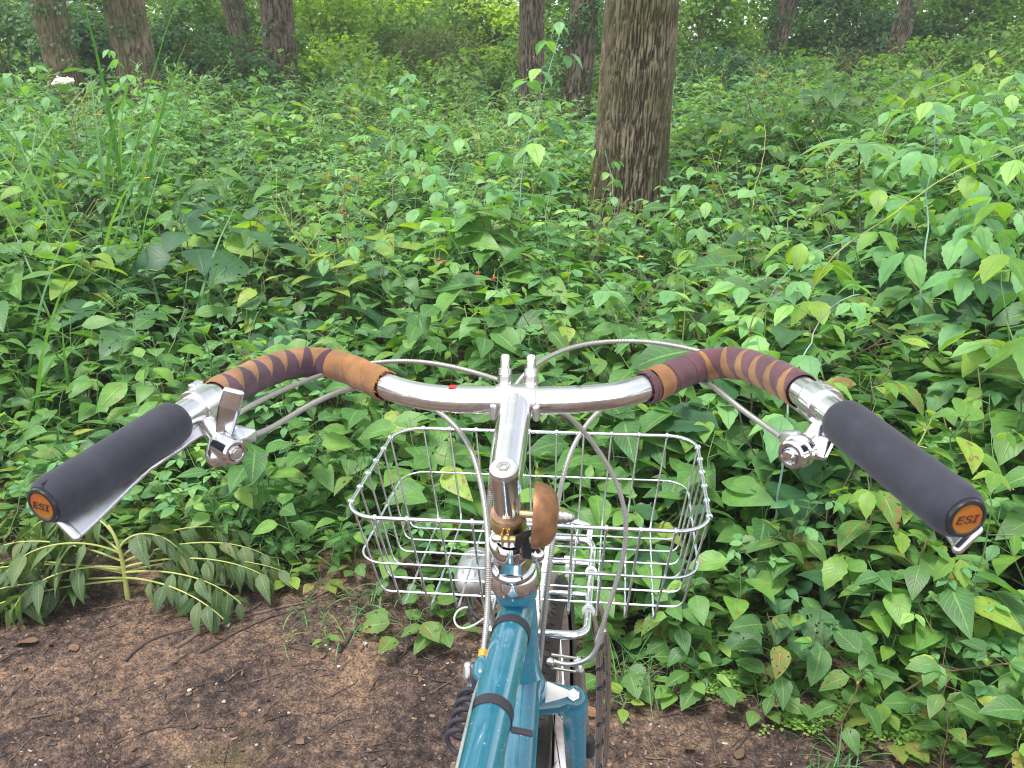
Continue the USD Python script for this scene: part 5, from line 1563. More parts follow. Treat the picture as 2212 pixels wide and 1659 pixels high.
iL_out, iL_in = near_i(path_L, B(468, 852, .73)), near_i(path_L, B(832, 836, .805))
iL_mid = near_i(path_L, B(722, 783, .857))
iR_out, iR_in = near_i(path_R, B(1738, 846, .69)), near_i(path_R, B(1405, 836, .78))
iR_mid = near_i(path_R, B(1506, 788, .819))
iR_b0, iR_b1 = near_i(path_R, B(1436, 822, .793)), near_i(path_R, B(1412, 834, .781))


def inner_sign(path):
    """+1 if t x up points to the inside of the bend for a path run from the clamp outwards."""
    seg = path[::-1]; t, a, b = frames(seg, up=(0, 0, 1)); k = near_i(seg, path[np.argmax(path[:, 1])])
    return 1.0 if b[k][1] < 0 else -1.0


fl, fr_ = inner_sign(path_L), inner_sign(path_R)
taped(path_L, iL_out, iL_mid, 'tape_tan_with_plum', flip=fl, pitch=0.024, skew=0.55, lab='tan cloth tape with plum wedges')
taped(path_L, iL_mid, iL_in, 'tape_tan', r0=0.0149, pitch=0.03, flip=fl, skew=2, amp=0.0003, lab='plain tan cloth tape with frayed edge')
taped(path_R, iR_out, iR_mid, 'tape_plum_with_tan', flip=fr_, lab='plum cloth tape with tan wedges', skew=-0.5, pitch=0.026)
taped(path_R, iR_mid, iR_b0, 'tape_plum', r0=0.0148, pitch=0.026, flip=fr_, skew=-0.5, amp=0.0003, lab='plain plum cloth tape')
taped(path_R, iR_b0, iR_b1, 'tape_tan', r0=0.0153, pitch=0.03, flip=fr_, lab='tan band of tape')
taped(path_R, iR_b1, iR_in + 3, 'tape_plum', r0=0.0146, pitch=0.011, flip=fr_, skew=2, lab='frayed plum edge of tape')
# frayed threads at the inner ends
for path, k, col in ((path_L, iL_in, 'tape_tan'), (path_R, iR_in + 2, 'tape_plum')):
    t, a, b = frames(path, up=(0, 0, 1)); th = []
    for q in range(60):
        an = rng.uniform(0, 6.28); c0 = path[k] + 0.0143 * (math.cos(an) * a[k] + math.sin(an) * b[k])
        th.append(tube(np.array([c0 - t[k] * 0.004, c0 + t[k] * rng.uniform(0.0005, 0.004) + rng.normal(0, 0.0011, 3)]), 0.0003, 3, caps=False))
    part(bar, 'frayed_threads', cat_(th), col, smooth=False)

# brake levers and shifter ----------------------------------------------------------


def flat_chain(p, w, wd, thick):
    """A blade: stations p with half widths w along directions wd."""
    hs_ = [hull([(p[k] + s * w[k] * unit(wd), thick) for k in (q, q + 1) for s in (-1, 1)], seg=12) for q in range(len(p) - 1)]
    return tm(m3.Manifold.batch_boolean(hs_, m3.OpType.Add))


def barrel(o, axis, L, r, cap=True):
    return lathe([(-L / 2, 0), (-L / 2, r * 0.92), (-L / 2 + 0.001, r), (L / 2 - 0.002, r), (L / 2, r * 0.86), (L / 2, r * 0.66), (L / 2 - 0.002, r * 0.6), (L / 2 + 0.001, r * 0.5), (L / 2 + 0.0015, 0.0)], o, axis, 32)


# left
ci = near_i(path_L, B(430, 876, .71)); cd = unit(path_L[ci + 6] - path_L[ci - 6])
lev = part(bike, 'brake_lever', lathe([(-0.012, 0.0122), (-0.012, 0.0150), (-0.010, 0.0158), (0.006, 0.0158), (0.0085, 0.0150), (0.0085, 0.0122)], path_L[ci] + cd * 0.004, cd, 48), 'polished_aluminium', label='left brake lever with faceted shift lever above it')
# small strap and screw on top of the band
part(lev, 'band_screw', rbox((0.007, 0.012, 0.004), 0.0012, mat4(basis(y=cd, z=(0, 0, 1)), path_L[ci] + cd * 0.006 + [-0.004, 0, 0.0165])), 'satin_aluminium')
c0 = path_L[ci] + cd * 0.004
p1, p2, p3 = B(452, 918, .705), B(478, 950, .700), B(490, 975, .692)
part(lev, 'lever_body', tm(hull([(p1, 0.0075), (p2, 0.0095)]) + hull([(p2, 0.0095), (p3, 0.0105), (B(468, 985, .69), 0.009)]) + hull([(c0 + [0.004, 0, -0.012], 0.006), (p1, 0.0075)])), 'polished_aluminium', smooth=40)
axd = unit(at(545, 1000, .668) - at(470, 958, .70)); axd = BR.T @ axd
part(lev, 'pivot', barrel(B(494, 970, .684), axd, 0.022, 0.0105), 'chrome', smooth=30)
part(lev, 'pivot_screw', lathe([(0, 0.0), (0, 0.0045), (0.0035, 0.0042), (0.0038, 0.0)], B(494, 970, .684) + axd * 0.0100, axd, 6), 'dull_steel', smooth=False)
s0, s1, s2 = B(505, 846, .672), B(498, 880, .682), B(484, 935, .695)
wv = BR.T @ unit(at(530, 850, .68) - at(480, 838, .68))
sh_ = hull([(s0 + wv * 0.0062 * s, 0.0022) for s in (-1, 1)] + [(s1 + wv * 0.0070 * s + BR.T @ (-FW) * 0.003, 0.0022) for s in (-1, 1)] + [(s0 + wv * 0.004 * s + BR.T @ FW * 0.008, 0.002) for s in (-1, 1)], seg=6) + \
    hull([(s1 + wv * 0.0070 * s + BR.T @ (-FW) * 0.003, 0.0022) for s in (-1, 1)] + [(s2 + wv * 0.0050 * s, 0.0025) for s in (-1, 1)] + [(s1 + wv * 0.004 * s + BR.T @ FW * 0.009, 0.002) for s in (-1, 1)], seg=6)
part(lev, 'shift_lever', tm(sh_), 'polished_aluminium', smooth=False)
part(lev, 'cable_port', tm(hull([(B(512, 932, .705), 0.0055), (B(520, 946, .705), 0.0055), (B(545, 932, .715), 0.0030), (B(546, 948, .715), 0.0030)], seg=10)), 'satin_aluminium', smooth=30)
pl = np.array([B(436, 925, .706), B(408, 942, .700), B(384, 962, .694), B(345, 988, .680), B(295, 1024, .657), B(228, 1080, .625), B(172, 1126, .600), B(150, 1143, .592)])
pl = even(spline(pl, 60), 26)
wl = np.interp(np.linspace(0, 1, 26), [0, 0.12, 0.25, 0.4, 0.8, 1.0], [0.0050, 0.0036, 0.0030, 0.0030, 0.0062, 0.0078])
blade = flat_chain(pl, wl, BR.T @ unit(at(200, 1100, .6) - at(160, 1060, .6)), 0.0022)
part(lev, 'blade', blade, 'satin_aluminium', smooth=40)
part(lev, 'blade_tip', tm(hull([(pl[-1] + (s * 0.0078) * unit(BR.T @ unit(at(200, 1100, .6) - at(160, 1060, .6))) + [0, -0.001, 0.0008], 0.0034) for s in (-1, 1)], seg=14)), 'polished_aluminium', smooth=50)

# right
ci = near_i(path_R, B(1784, 882, .655)); cd = unit(path_R[ci + 6] - path_R[ci - 6])
levr = part(bike, 'brake_lever', lathe([(-0.004, 0.0122), (-0.004, 0.0150), (-0.002, 0.0158), (0.012, 0.0158), (0.0145, 0.0150), (0.0145, 0.0122)], path_R[ci] + cd * 0.004, cd, 48), 'polished_aluminium', label='right brake lever, blade hidden under the grip')
part(levr, 'band_screw', rbox((0.0035, 0.010, 0.003), 0.0008, mat4(basis(y=cd, z=(0, 0, 1)), path_R[ci] + cd * 0.010 + [0.000, 0, 0.0160])), 'dull_steel')
c0 = path_R[ci] + cd * 0.006
q1, q2, q3 = B(1772, 915, .655), B(1756, 945, .660), B(1735, 968, .660)
part(levr, 'lever_body', tm(hull([(c0 + [-0.004, 0, -0.012], 0.006), (q1, 0.0058)]) + hull([(q1, 0.0058), (q2, 0.0075)]) + hull([(q2, 0.0075), (q3, 0.0105)]) + hull([(B(1790, 955, .65), 0.004), (B(1778, 985, .648), 0.0035), (q3, 0.008), (q2, 0.006)])), 'polished_aluminium', smooth=40)
axd = BR.T @ unit(at(1670, 1000, .630) - at(1748, 958, .66))
part(levr, 'pivot', barrel(B(1722, 976, .645), axd, 0.020, 0.0112), 'chrome', smooth=30)
part(levr, 'pivot_collar', lathe([(-0.004, 0.0108), (-0.003, 0.0128), (0.0, 0.0128), (0.001, 0.0108)], B(1722, 976, .645), axd, 32), 'polished_aluminium')
part(levr, 'pivot_screw', lathe([(0, 0.0), (0, 0.0048), (0.004, 0.0040), (0.0045, 0.0)], B(1722, 976, .645) + axd * 0.010, axd, 24), 'chrome')
part(levr, 'cable_port', tm(hull([(B(1718, 942, .675), 0.005), (B(1725, 955, .67), 0.005), (B(1692, 938, .69), 0.003), (B(1690, 952, .69), 0.003)], seg=10)), 'satin_aluminium', smooth=30)
pr = np.array([B(1782, 942, .672), B(1840, 955, .678), B(1915, 1000, .655), B(1995, 1066, .612), B(2058, 1124, .575), B(2088, 1166, .553)])
pr = even(spline(pr, 60), 22)
wr = np.interp(np.linspace(0, 1, 22), [0, 0.3, 0.8, 1.0], [0.0055, 0.005, 0.0080, 0.0088])
wdr = BR.T @ unit(at(2110, 1160, .535) - at(2075, 1195, .535))
part(levr, 'blade', flat_chain(pr, wr, wdr, 0.0022), 'satin_aluminium', smooth=40)
part(levr, 'blade_tip', tm(hull([(pr[-1] + (s * 0.0088) * unit(wdr) + [0, -0.001, 0.0008], 0.0036) for s in (-1, 1)], seg=14)), 'polished_aluminium', smooth=50)

# cables ---------------------------------------------------------------------------


def cable(pts, r, mate='housing', name='cable_housing', n=90, label=None):
    p = even(spline([B(*q) if len(q) == 3 and q[0] > 5 else np.asarray(q) for q in pts], 300), n)
    (v, f), uv = tube_uv(p, r, 12, up=(0.3, 0.2, 0.93))
    return part(bike, name, (v, f), mate, smooth=True, uv=uv, label=label)


cable([(546, 940, .715), (590, 922, .74), (640, 892, .77), (700, 860, .80), (780, 838, .835), (860, 850, .845), (940, 885, .835), (1005, 950, .805), (1040, 1050, .765), (1053, 1150, .738), (1055, 1250, .733), (1050, 1350, .728), (1043, 1418, .713)], 0.0026, label='cable housing from left lever to top tube')
cable([(496, 905, .71), (540, 878, .735), (600, 848, .78), (690, 812, .84), (780, 788, .875), (870, 780, .88), (970, 791, .86), (1050, 812, .825), (1100, 830, .80), (1160, 858, .80), (1225, 897, .81), (1290, 970, .835), (1335, 1052, .85), (1352, 1140, .862), (1342, 1220, .873), (1318, 1300, .885), (1297, 1372, .897)], 0.0024, label='long looping cable housing to the front brake')
cable([(1688, 944, .69), (1650, 918, .715), (1600, 882, .745), (1560, 850, .775), (1510, 820, .83), (1440, 810, .87), (1360, 840, .885), (1285, 897, .88), (1240, 962, .862), (1210, 1060, .83), (1190, 1200, .80), (1176, 1330, .815), (1163, 1460, .86), (1146, 1590, .90), (1128, 1720, .90)], 0.0025, label='cable housing from right lever down beside the head tube')
cable([(1755, 905, .668), (1720, 880, .70), (1670, 842, .745), (1620, 812, .80), (1560, 775, .86), (1500, 756, .89), (1420, 741, .905), (1340, 737, .90), (1250, 747, .88), (1180, 774, .845), (1140, 803, .815), (1112, 836, .80), (1085, 890, .79), (1068, 960, .775), (1059, 1060, .765), (1054, 1160, .775), (1052, 1240, .79), (1062, 1330, .83), (1080, 1420, .88), (1090, 1520, .91)], 0.0024, label='cable housing arching up over the right of the stem')
wire_p = [cs1, on_top_tube(0.17, -0.75, 0.019), on_top_tube(0.24, -0.62, 0.0185), on_top_tube(0.36, -0.60, 0.0185), on_top_tube(0.52, -0.6, 0.0185)]
part(bike, 'brake_wire', tube(even(spline(wire_p, 60), 40), 0.0011, 8), 'satin_aluminium', smooth=True)

# bell ---------------------------------------------------------------------------------
bell_c = B(1152, 1112, 0.690)
bx = unit([1.0, 0.05, -0.06])
dome_prof = [(0.0, 0.0264), (0.0012, 0.0268), (0.0045, 0.0266), (0.009, 0.0255), (0.013, 0.0235), (0.0165, 0.0200), (0.0188, 0.0150), (0.0200, 0.009), (0.0203, 0.0)]
bell = part(bike, 'bell', lathe(dome_prof + [(0.0188, 0.0), (0.0172, 0.014), (0.0120, 0.0225), (0.004, 0.0252), (0.0, 0.0264)][0:0], bell_c, bx, 56), 'bell_copper', smooth=60, label='copper brown dome bell clamped to the stem')
part(bell, 'bell_inside', lathe([(0.0002, 0.0262), (0.004, 0.0250), (0.011, 0.0222), (0.016, 0.014), (0.018, 0.0)], bell_c, bx, 40), 'dull_steel')
part(bell, 'bell_nut', lathe([(0.0195, 0.0), (0.0195, 0.0058), (0.0225, 0.0060), (0.0225, 0.0044), (0.0240, 0.0044), (0.0240, 0.0052), (0.0275, 0.0052), (0.0278, 0.0040), (0.0310, 0.0038), (0.0330, 0.0024), (0.0336, 0.0)], bell_c, bx, 18), 'dull_steel', smooth=25)
part(bell, 'bell_axle', tube([bell_c - bx * 0.011, bell_c + bx * 0.019], 0.0032, 12), 'brass')
part(bell, 'shim', lathe([(0.0495, 0.0111), (0.0495, 0.0142), (0.0505, 0.0146), (0.053, 0.0147), (0.0535, 0.0138), (0.0555, 0.0138), (0.0555, 0.0111)], QL, A_, 40), 'leather_shim')
part(bell, 'band', lathe([(0.0535, 0.0139), (0.0535, 0.0150), (0.0655, 0.0150), (0.0655, 0.0125)], QL, A_, 40), 'brass')
ears = [ax(0.061, (s * 0.0026, -0.0185, -0.005)) for s in (-1, 1)]
for e in ears:
    part(bell, 'band_ear', rbox((0.0016, 0.011, 0.013), 0.0006, mat4(None, e)), 'brass')
part(bell, 'band_screw', tube([ears[0] - [0.0055, 0.002, 0], ears[1] + [0.0055, -0.002, 0]], [0.0030, 0.0030], 10), 'brass')
part(bell, 'band_screw_head', tm(hull([(ears[0] - [0.0055, 0.002, 0], 0.0036), (ears[0] - [0.0035, 0.002, 0], 0.0036)])), 'chrome')
h0, h1, h2 = ears[1] + [0.004, 0.001, -0.002], B(1150, 1152, .705), B(1150, 1196, .712)
arm = hull([(h0 + [0, 0, 0.002], 0.002), (h0 + [0.002, 0, -0.006], 0.002), (h1 + [0.003, 0, 0.003], 0.0022), (h1 - [0.008, 0, 0.008], 0.0022)], seg=10) + hull([(h1 + [0.003, 0, 0.003], 0.0022), (h1 - [0.008, 0, 0.006], 0.0022), (h2 + [0.004, 0, -0.002], 0.003), (h2 - [0.006, 0, 0.002], 0.003)], seg=10)
part(bell, 'striker_arm', tm(arm), 'black_plastic', smooth=30)
part(bell, 'striker_ball', tm(m3.Manifold.sphere(0.0056, 28).translate(tuple(B(1162, 1199, .700)))), 'chrome', smooth=True)
part(bell, 'striker_screw', lathe([(0, 0), (0, 0.0042), (0.002, 0.0042), (0.002, 0.0034), (0.006, 0.0036), (0.0065, 0)], B(1150, 1166, .700), unit([0.8, -0.5, 0.4]), 16), 'dull_steel', smooth=25)

# fork, crown, front brake --------------------------------------------------------------------
axle = np.array([0, 0.273, 0.345])
cr = ax(0.330)
fdir = unit(axle - cr)
fork = part(bike, 'fork', lathe([(0.306, 0.0), (0.306, 0.0205), (0.312, 0.0215), (0.318, 0.0215), (0.322, 0.019), (0.345, 0.018), (0.345, 0)], QL, A_, 40), 'teal_paint')
cu = unit(-A_)
fwd = unit(np.cross([1.0, 0, 0], A_)); fwd = fwd if fwd[1] > 0 else -fwd
crown = None
for s in (-1, 1):
    lug = cr + np.array([s * 0.049, 0, 0])
    p = hull([(cr + [s * 0.010, 0, 0] + fwd * q, 0.0105) for q in (-0.009, 0.009)] + [(cr + [s * 0.036, 0, 0] + cu * 0.001 + fwd * q, 0.0105) for q in (-0.004, 0.004)], seg=22) + hull([(cr + [s * 0.036, 0, 0] + cu * 0.001, 0.0118), (lug + cu * 0.000, 0.0142), (lug + A_ * 0.030, 0.0136)], seg=26)
    crown = p if crown is None else crown + p
crown = crown - m3.Manifold.cylinder(0.12, 0.0285, 0.0285, 40, True).rotate((90, 0, 0)).rotate((math.degrees(math.atan2(0.309, 0.951)), 0, 0)).translate(tuple(cr + A_ * 0.040))
part(fork, 'crown', tm(crown), 'teal_paint', smooth=40)
for s in (-1, 1):
    lug = cr + np.array([s * 0.049, 0, 0])
    low = axle + np.array([s * 0.052, 0, 0])
    lp = np.array([lug + A_ * 0.02, lug + A_ * 0.12, lug + A_ * 0.22 + fwd * 0.004, lug + A_ * 0.32 + fwd * 0.018, low])
    part(fork, 'blade', tube(even(spline(lp, 50), 30), np.linspace(0.0128, 0.0075, 30), 24), 'teal_paint', smooth=True)
    n0 = lug + cu * 0.013 + fwd * -0.002
    part(fork, 'crown_bolt', lathe([(0, 0), (0, 0.0062), (0.0012, 0.0064), (0.0014, 0.0048), (0.005, 0.0046), (0.0056, 0.0034), (0.0056, 0)], n0, unit(cu + fwd * -0.2), 6), 'chrome', smooth=False)
    # flat cream panel on the arm of the crown
    tp = [cr + cu * 0.0112 + np.array([s * 0.0215, 0, 0]) + fwd * q for q in (-0.0105, 0.0105)] + [cr + cu * 0.0124 + np.array([s * 0.0435, 0, 0]) + fwd * q for q in (0.002, -0.003)]
    part(fork, 'crown_panel', tm(hull([(q, 0.0012) for q in tp], seg=10)), 'cream_paint', smooth=40)

# brake arms and the bent guide pipe
nb = [B(1294, 1384, .902), B(1288, 1402, .905), B(1275, 1420, .91), B(1252, 1432, .917), B(1225, 1435, .925), B(1196, 1428, .93)]
brake = part(bike, 'front_brake', tube(even(spline(nb, 60), 40), 0.0026, 12), 'satin_aluminium', smooth=True)
part(brake, 'guide_ferrule', lathe([(-0.004, 0), (-0.004, 0.0041), (0.012, 0.0041), (0.013, 0.003), (0.013, 0)], nb[0] + unit(nb[0] - nb[1]) * 0.002, unit(nb[0] - nb[1]), 20), 'satin_aluminium')
for dy, dz in ((0.0, 0.006), (-0.012, -0.006)):
    part(brake, 'brake_link', tube([B(1192, 1424, .935) + [0, dy * 0.6, dz], B(1246, 1432, .925) + [0, dy * 0.6, dz]], 0.0016, 8), 'dull_steel')
part(brake, 'link_pivot', tm(hull([(B(1190, 1426, .935) + [0, -0.006, 0.003], 0.0045), (B(1197, 1432, .935), 0.004)])), 'satin_aluminium')
part(brake, 'link_pivot', tm(hull([(B(1248, 1428, .925), 0.005), (B(1252, 1450, .925), 0.0045)])), 'satin_aluminium')
part(brake, 'brake_arm', tm(hull([(B(1252, 1448, .925), 0.0055), (B(1262, 1560, .95), 0.0055), (B(1264, 1660, .98), 0.006)])), 'dull_steel')
part(brake, 'brake_pad', tm(hull([(B(1272, 1600, .955), 0.007), (B(1272, 1625, .965), 0.007), (B(1266, 1612, .98), 0.007)])), 'black_rubber')

# front wheel ---------------------------------------------------------------------------------


def wheel(c, lab):
    R0 = 0.345
    ty = [(0.0215 * math.sin(a), R0 - 0.0215 + 0.0215 * math.cos(a)) for a in np.linspace(-2.2, 2.2, 25)]
    w_ = part(bike, 'wheel', lathe(ty, c, (1, 0, 0), 160), 'tyre_look', smooth=40, label=lab)
    part(w_, 'tread_ridge', lathe([(-0.0045, R0 - 0.0006), (-0.003, R0 + 0.0012), (0.003, R0 + 0.0012), (0.0045, R0 - 0.0006)], c, (1, 0, 0), 160), 'dust_ridge', smooth=40)
    blocks = []
    for k in range(190):
        a = k / 190 * 2 * np.pi
        for s in (-1, 1):
            an = s * (0.42 + 0.10 * (k % 2))
            rr = R0 - 0.0215 + 0.0222 * math.cos(an)
            o = c + np.array([0.0222 * math.sin(an), rr * math.cos(a), rr * math.sin(a)])
            rd = np.array([math.sin(an), math.cos(an) * math.cos(a), math.cos(an) * math.sin(a)])
            b = trimesh.creation.box((0.0055, 0.0075, 0.0016)); b.apply_transform(mat4(basis(y=(0, -math.sin(a), math.cos(a)), z=rd), o)); blocks.append(b)
    tag(part(w_, 'tread_blocks', cat_(blocks), 'tyre_look', smooth=False), kind='stuff')
    rim = part(w_, 'rim', lathe([(-0.0115, 0.318), (-0.0122, 0.322), (-0.0122, 0.304), (-0.009, 0.300), (0, 0.296), (0.009, 0.300), (0.0122, 0.304), (0.0122, 0.322), (0.0115, 0.318)], c, (1, 0, 0), 120), 'satin_aluminium', smooth=30)
    part(w_, 'hub', lathe([(-0.05, 0), (-0.05, 0.006), (-0.036, 0.006), (-0.036, 0.02), (-0.033, 0.02), (-0.030, 0.011), (0.030, 0.011), (0.033, 0.02), (0.036, 0.02), (0.036, 0.006), (0.05, 0.006), (0.05, 0)], c, (1, 0, 0), 24), 'satin_aluminium')
    for k in range(28):
        a = k / 28 * 2 * np.pi; s = 1 if k % 2 else -1; a2 = a + (0.9 if (k // 2) % 2 else -0.9)
        part(w_, 'spoke', tube([c + [s * 0.034, 0.018 * math.cos(a2), 0.018 * math.sin(a2)], c + [s * 0.001, 0.298 * math.cos(a), 0.298 * math.sin(a)]], 0.0009, 5, caps=False), 'chrome')
    return w_


mat('tyre_look', {'tc': ('texture_coordinate', {}), 'n': ('noise_texture', {'scale': 60.0, 'detail': 4.0}),
                  'cr': ('rgb_ramp', {'ramp': [(0.35, (0.014, 0.013, 0.013)), (0.6, (0.030, 0.026, 0.024)), (0.75, (0.085, 0.066, 0.052))]}), 'p': ('principled_bsdf', {'roughness': 0.8})},
    [('tc.object', 'n.vector'), ('n.fac', 'cr.fac'), ('cr.color', 'p.base_color')])
mat('dust_ridge', {'tc': ('texture_coordinate', {}), 'n': ('noise_texture', {'scale': 80.0, 'detail': 4.0}),
                   'cr': ('rgb_ramp', {'ramp': [(0.3, (0.07, 0.06, 0.052)), (0.7, (0.17, 0.15, 0.13))]}), 'p': ('principled_bsdf', {'roughness': 0.8})},
    [('tc.object', 'n.vector'), ('n.fac', 'cr.fac'), ('cr.color', 'p.base_color')])
wf = wheel(axle, 'front wheel')
arc_y = np.linspace(0.9, 1.9, 24)
ys = np.array([[axle[0] + 0.0128, axle[1] + r_ * math.cos(a), axle[2] + r_ * math.sin(a)] for a in arc_y for r_ in (0.306, 0.313)])
part(wf, 'rim_sticker', (ys, np.array([(2 * k, 2 * k + 1, 2 * k + 3, 2 * k + 2) for k in range(23)])), 'yellow_strip', smooth=False)
wheel(rear_hub, 'rear wheel')
sd = part(bike, 'saddle', tm(hull([((0, tt_end[1] + 0.10, 0.955), 0.018), ((0, tt_end[1] + 0.02, 0.955), 0.022), ((-0.05, tt_end[1] - 0.13, 0.965), 0.024), ((0.05, tt_end[1] - 0.13, 0.965), 0.024)], seg=20)), 'saddle_leather', smooth=50)
part(sd, 'seat_post', tube([tt_end + [0, 0, 0.0], [0, tt_end[1] - 0.04, 0.94]], 0.0136, 20), 'satin_aluminium')

# rack ----------------------------------------------------------------------------------------------
RZ = 0.748
rk = [(-0.054, 0.185), (-0.050, 0.178), (0.048, 0.178), (0.058, 0.186), (0.058, 0.36), (0.050, 0.375), (-0.046, 0.375), (-0.054, 0.36)]
loop = []
pr_ = np.array([(x, y, RZ) for x, y in rk])
rackp = even(np.vstack([pr_, pr_[:1]]), 121)[:-1]
for _ in range(3):
    rackp = (np.roll(rackp, 1, 0) + 2 * rackp + np.roll(rackp, -1, 0)) / 4
rack = part(bike, 'front_rack', tube(rackp, 0.0050, 14, closed=True), 'chrome', smooth=True)
for y in (0.255, 0.320):
    part(rack, 'rack_slat', tube([(-0.052, y, RZ), (0.056, y, RZ)], 0.0036, 12), 'chrome', smooth=True)
part(rack, 'rack_rail', tube([(0.0, 0.178, RZ), (0.0, 0.375, RZ)], 0.0040, 12), 'white_plastic', smooth=True)
hoop = even(spline([(0.052, 0.372, RZ), (0.052, 0.380, RZ + 0.004), (0.051, 0.386, RZ + 0.012), (0.035, 0.388, RZ + 0.018), (-0.035, 0.388, RZ + 0.018), (-0.049, 0.386, RZ + 0.012), (-0.05, 0.380, RZ + 0.004), (-0.05, 0.372, RZ)], 120), 80)
part(rack, 'rack_hoop', tube(hoop, 0.0045, 14), 'chrome', smooth=True)
for s in (-1, 1):
    foot = axle + np.array([s * 0.066, -0.005, 0.012])
    top_ = np.array([s * 0.056 + 0.002, 0.235, RZ - 0.003])
    sp = even(spline([top_, top_ + [s * 0.008, 0.0, -0.03], (top_ + foot) / 2 + [s * 0.009, 0, 0], foot], 40), 24)
    part(rack, 'rack_stay', tube(sp, 0.0045, 14), 'chrome', smooth=True)
    if s > 0:
        part(rack, 'rack_stay', tube(sp + [0.0095, 0.012, 0], 0.0038, 12), 'chrome', smooth=True)
        for tpos in (0.14, 0.22, 0.30, 0.46, 0.56, 0.68, 0.84):
            o = along(sp, tpos); dd = unit(sp[-1] - sp[0])
            an = np.linspace(-2.6, 2.0, 16)
            e1_, e2_ = unit(np.cross(dd, [0, 0, 1.0])), None
            e2_ = np.cross(dd, e1_)
            part(rack, 'wire_wrap', tube(np.array([o + 0.0062 * (math.cos(q) * e1_ + math.sin(q) * e2_) + dd * 0.004 * q / 2 for q in an]), 0.0013, 6), 'black_plastic', smooth=True)
for x, y in ((0.058, 0.30), (0.058, 0.222), (-0.054, 0.24)):
    tie = np.array([(x + 0.0058 * math.cos(a), y, RZ + 0.001 + 0.0066 * math.sin(a)) for a in np.linspace(0, 2 * np.pi, 20)[:-1]])
    part(rack, 'cable_tie', tube(tie, 0.0019, 8, closed=True), 'white_plastic', smooth=True)
tie2 = part(rack, 'cable_tie', rbox((0.010, 0.012, 0.004), 0.0012, mat4(None, (0.028, 0.318, RZ + 0.006))), 'white_plastic')
part(rack, 'cable_tie', rbox((0.007, 0.005, 0.016), 0.0012, mat4(None, (0.029, 0.310, RZ - 0.005))), 'white_plastic')

# headlight ---------------------------------------------------------------------------------------------
lc = B(1024, 1240, 1.10)
ly = unit([0.02, 1.0, -0.10])
lamp_prof = [(-0.036, 0.0), (-0.0355, 0.008), (-0.033, 0.0135), (-0.027, 0.0185), (-0.015, 0.0225), (0.0, 0.0240), (0.018, 0.0240), (0.0185, 0.0234), (0.0195, 0.0240), (0.030, 0.0238), (0.032, 0.022), (0.032, 0.0)]
lamp = part(bike, 'headlight', lathe(lamp_prof, lc, ly, 56), 'lamp_silver', smooth=30, label='small silver headlight under the basket')
part(lamp, 'lens', lathe([(0.0325, 0.0205), (0.034, 0.0)], lc, ly, 32), 'dark_glass')
part(lamp, 'switch_button', lathe([(-0.0295, 0.0), (-0.030, 0.0075), (-0.0345, 0.0082), (-0.0365, 0.0070), (-0.0370, 0.0)], lc + np.array([0, 0.004, 0.004]), unit(ly - np.array([0, 0, 0.35])), 28), 'satin_aluminium')
tl = meshkit.text_mesh('IQ-X', 0.006, 0.0003, bold=True); tl.apply_translation(-np.append(tl.bounds.mean(0)[:2], 0))
tl.apply_transform(mat4(basis(x=(1, 0, 0), y=unit([0, 1, -0.1])), lc + ly * 0.004 + np.array([0, 0, 0.0240])))
part(lamp, 'lettering', tl, 'dull_steel', smooth=False)
part(lamp, 'bracket', tm(hull([(lc + [0.0, 0.0, -0.020], 0.006), (lc + [0.012, -0.004, -0.040], 0.005)]) + hull([(lc + [0.012, -0.004, -0.040], 0.005), (np.array([-0.050, 0.30, RZ - 0.045]), 0.004)])), 'black_plastic')
wl_ = [lc + [0.0, -0.020, -0.018], B(1010, 1312, 1.03), B(985, 1325, 1.02), B(982, 1342, 1.015), B(995, 1356, 1.01), B(1020, 1352, 1.01), B(1045, 1336, 1.0)]
part(lamp, 'white_wire', tube(even(spline(wl_[1:], 60), 40), 0.0012, 8), 'white_plastic', smooth=True)
for k, off in enumerate(((0.0, 0.0, 0.0), (0.006, -0.004, -0.008), (-0.004, 0.004, -0.012))):
    wp = [lc + [0.0, -0.012, -0.022], B(1018, 1318, 1.035) + off, B(1040, 1338, 1.01) + off, B(1070, 1330, 0.99), B(1100, 1330, 0.97)]
    part(lamp, 'black_wire', tube(even(spline(wp, 60), 40), 0.0016, 8), 'black_plastic', smooth=True)

# basket ----------------------------------------------------------------------------------------------
YN, YF, XB, ZR, ZM, ZB = 0.176, 0.408, 0.194, 0.886, 0.826, 0.761
YNB, YFB, XBB = 0.192, 0.388, 0.172


BX = -0.010


def rounded(x, y0, y1, z, r, n=10):
    pts = []
    for cx_, cy_, a0 in ((x - r, y1 - r, 0), (-x + r, y1 - r, 90), (-x + r, y0 + r, 180), (x - r, y0 + r, 270)):
        for a in np.radians(np.linspace(a0, a0 + 90, n)):
            pts.append((BX + cx_ + r * math.cos(a), cy_ + r * math.sin(a), z))
    p = np.array(pts)
    return even(np.vstack([p, p[:1]]), 161)[:-1]


basket = part(bike, 'basket', tube(rounded(XB, YN, YF, ZR, 0.036), 0.0023, 12, closed=True), 'zinc_wire', smooth=True, label='silver wire basket over the front wheel')
fm = (ZR - ZM) / (ZR - ZB)
part(basket, 'middle_ring', tube(rounded(XB + (XBB - XB) * fm + 0.002, YN + (YNB - YN) * fm - 0.002, YF + (YFB - YF) * fm + 0.002, ZM, 0.03), 0.0014, 8, closed=True), 'zinc_wire', smooth=True)


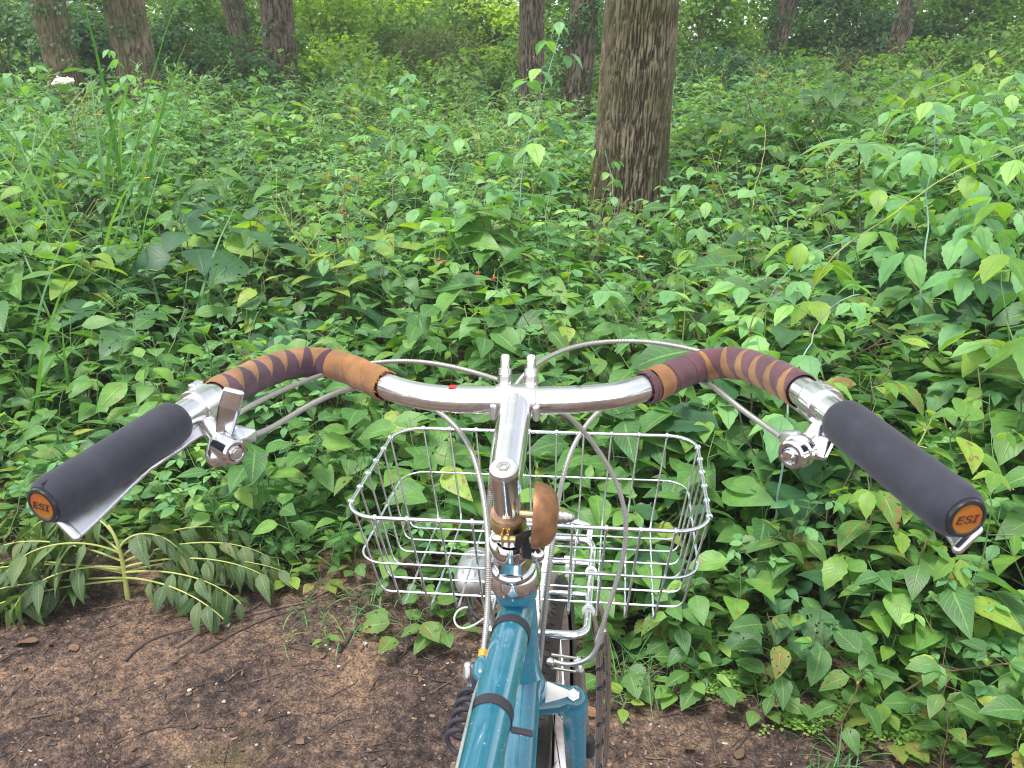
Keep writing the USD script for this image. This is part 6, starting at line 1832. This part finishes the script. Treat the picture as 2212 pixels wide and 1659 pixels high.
def u_wire(top0, low0, low1, top1, r=0.0013):
    c = 0.012
    p = []
    for a, b_, c_ in ((top0, low0, low1), (top1, low1, low0)):
        d1, d2 = unit(np.subtract(a, b_)), unit(np.subtract(c_, b_))
        bend = [np.asarray(b_) + d1 * c * (1 - t) ** 2 + d2 * c * t ** 2 for t in np.linspace(0, 1, 6)]
        leg = [np.asarray(a) + (bend[0] - np.asarray(a)) * t for t in np.linspace(0, 1, 8)[:-1]]
        p.append(leg + bend)
    p = np.array(p[0] + p[1][::-1])
    t = tube(p, r, 8)
    out = [t]
    return t


for x in np.linspace(-0.158, 0.158, 10):
    xb = BX + x * XBB / XB
    x = BX + x
    m = u_wire((x, YN, ZR), (xb, YNB, ZB), (xb, YFB, ZB), (x, YF, ZR))
    k0 = lathe([(-0.0022, 0.0025), (-0.0012, 0.0040), (0.0012, 0.0040), (0.0022, 0.0025)], (x, YN, ZR), (1, 0, 0), 12)
    k1 = lathe([(-0.0022, 0.0025), (-0.0012, 0.0040), (0.0012, 0.0040), (0.0022, 0.0025)], (x, YF, ZR), (1, 0, 0), 12)
    part(basket, 'upright_wire', cat_([m, k0, k1]), 'zinc_wire', smooth=40)
for y in np.linspace(YN + 0.032, YF - 0.032, 6):
    yb = YNB + (y - YN) / (YF - YN) * (YFB - YNB)
    m = u_wire((BX - XB, y, ZR), (BX - XBB, yb, ZB + 0.0024), (BX + XBB, yb, ZB + 0.0024), (BX + XB, y, ZR))
    ks = [lathe([(-0.0022, 0.0025), (-0.0012, 0.0040), (0.0012, 0.0040), (0.0022, 0.0025)], (BX + s * XB, y, ZR), (0, 1, 0), 12) for s in (-1, 1)]
    part(basket, 'cross_wire', cat_([m] + ks), 'zinc_wire', smooth=40)

# the coiled black cord hanging beside the top tube
cord_path = []
c_top, c_low = B(1030, 1432, .742), B(985, 1600, .690)
head = spline([B(1036, 1424, .735), B(1028, 1450, .738), B(1023, 1478, .738), B(1027, 1502, .735)], 20)
ts = np.linspace(0, 1, 150)
cdx = unit(c_low - B(1012, 1492, .735))
u1 = unit(np.cross(cdx, [0, 0, 1.0])); u2 = np.cross(cdx, u1)
start = B(1016, 1490, .735)
hel = np.array([start + (c_low - start) * t + 0.0078 * (math.cos(2 * np.pi * 5 * t + 0.8) * u1 + math.sin(2 * np.pi * 5 * t + 0.8) * u2) for t in ts])
tail = spline([hel[-1], hel[-1] + [0.008, -0.006, -0.002], B(1006, 1612, .68), B(1014, 1570, .69), B(1022, 1540, .70)], 30)
cord = thing('coiled_cord', 'coiled black cord hanging on the left of the teal top tube', 'cord', BM)
part(cord, 'cord', tube(even(spline(np.vstack([head[:-1:4], hel[::5], tail[4::6]]), 500), 320), 0.0023, 10), 'black_strap', smooth=True)
nb_ = B(1012, 1440, .745)
part(cord, 'cord_toggle', tm(hull([(nb_, 0.0045), (nb_ + [0, -0.003, -0.008], 0.0045)])), 'satin_aluminium', smooth=40)
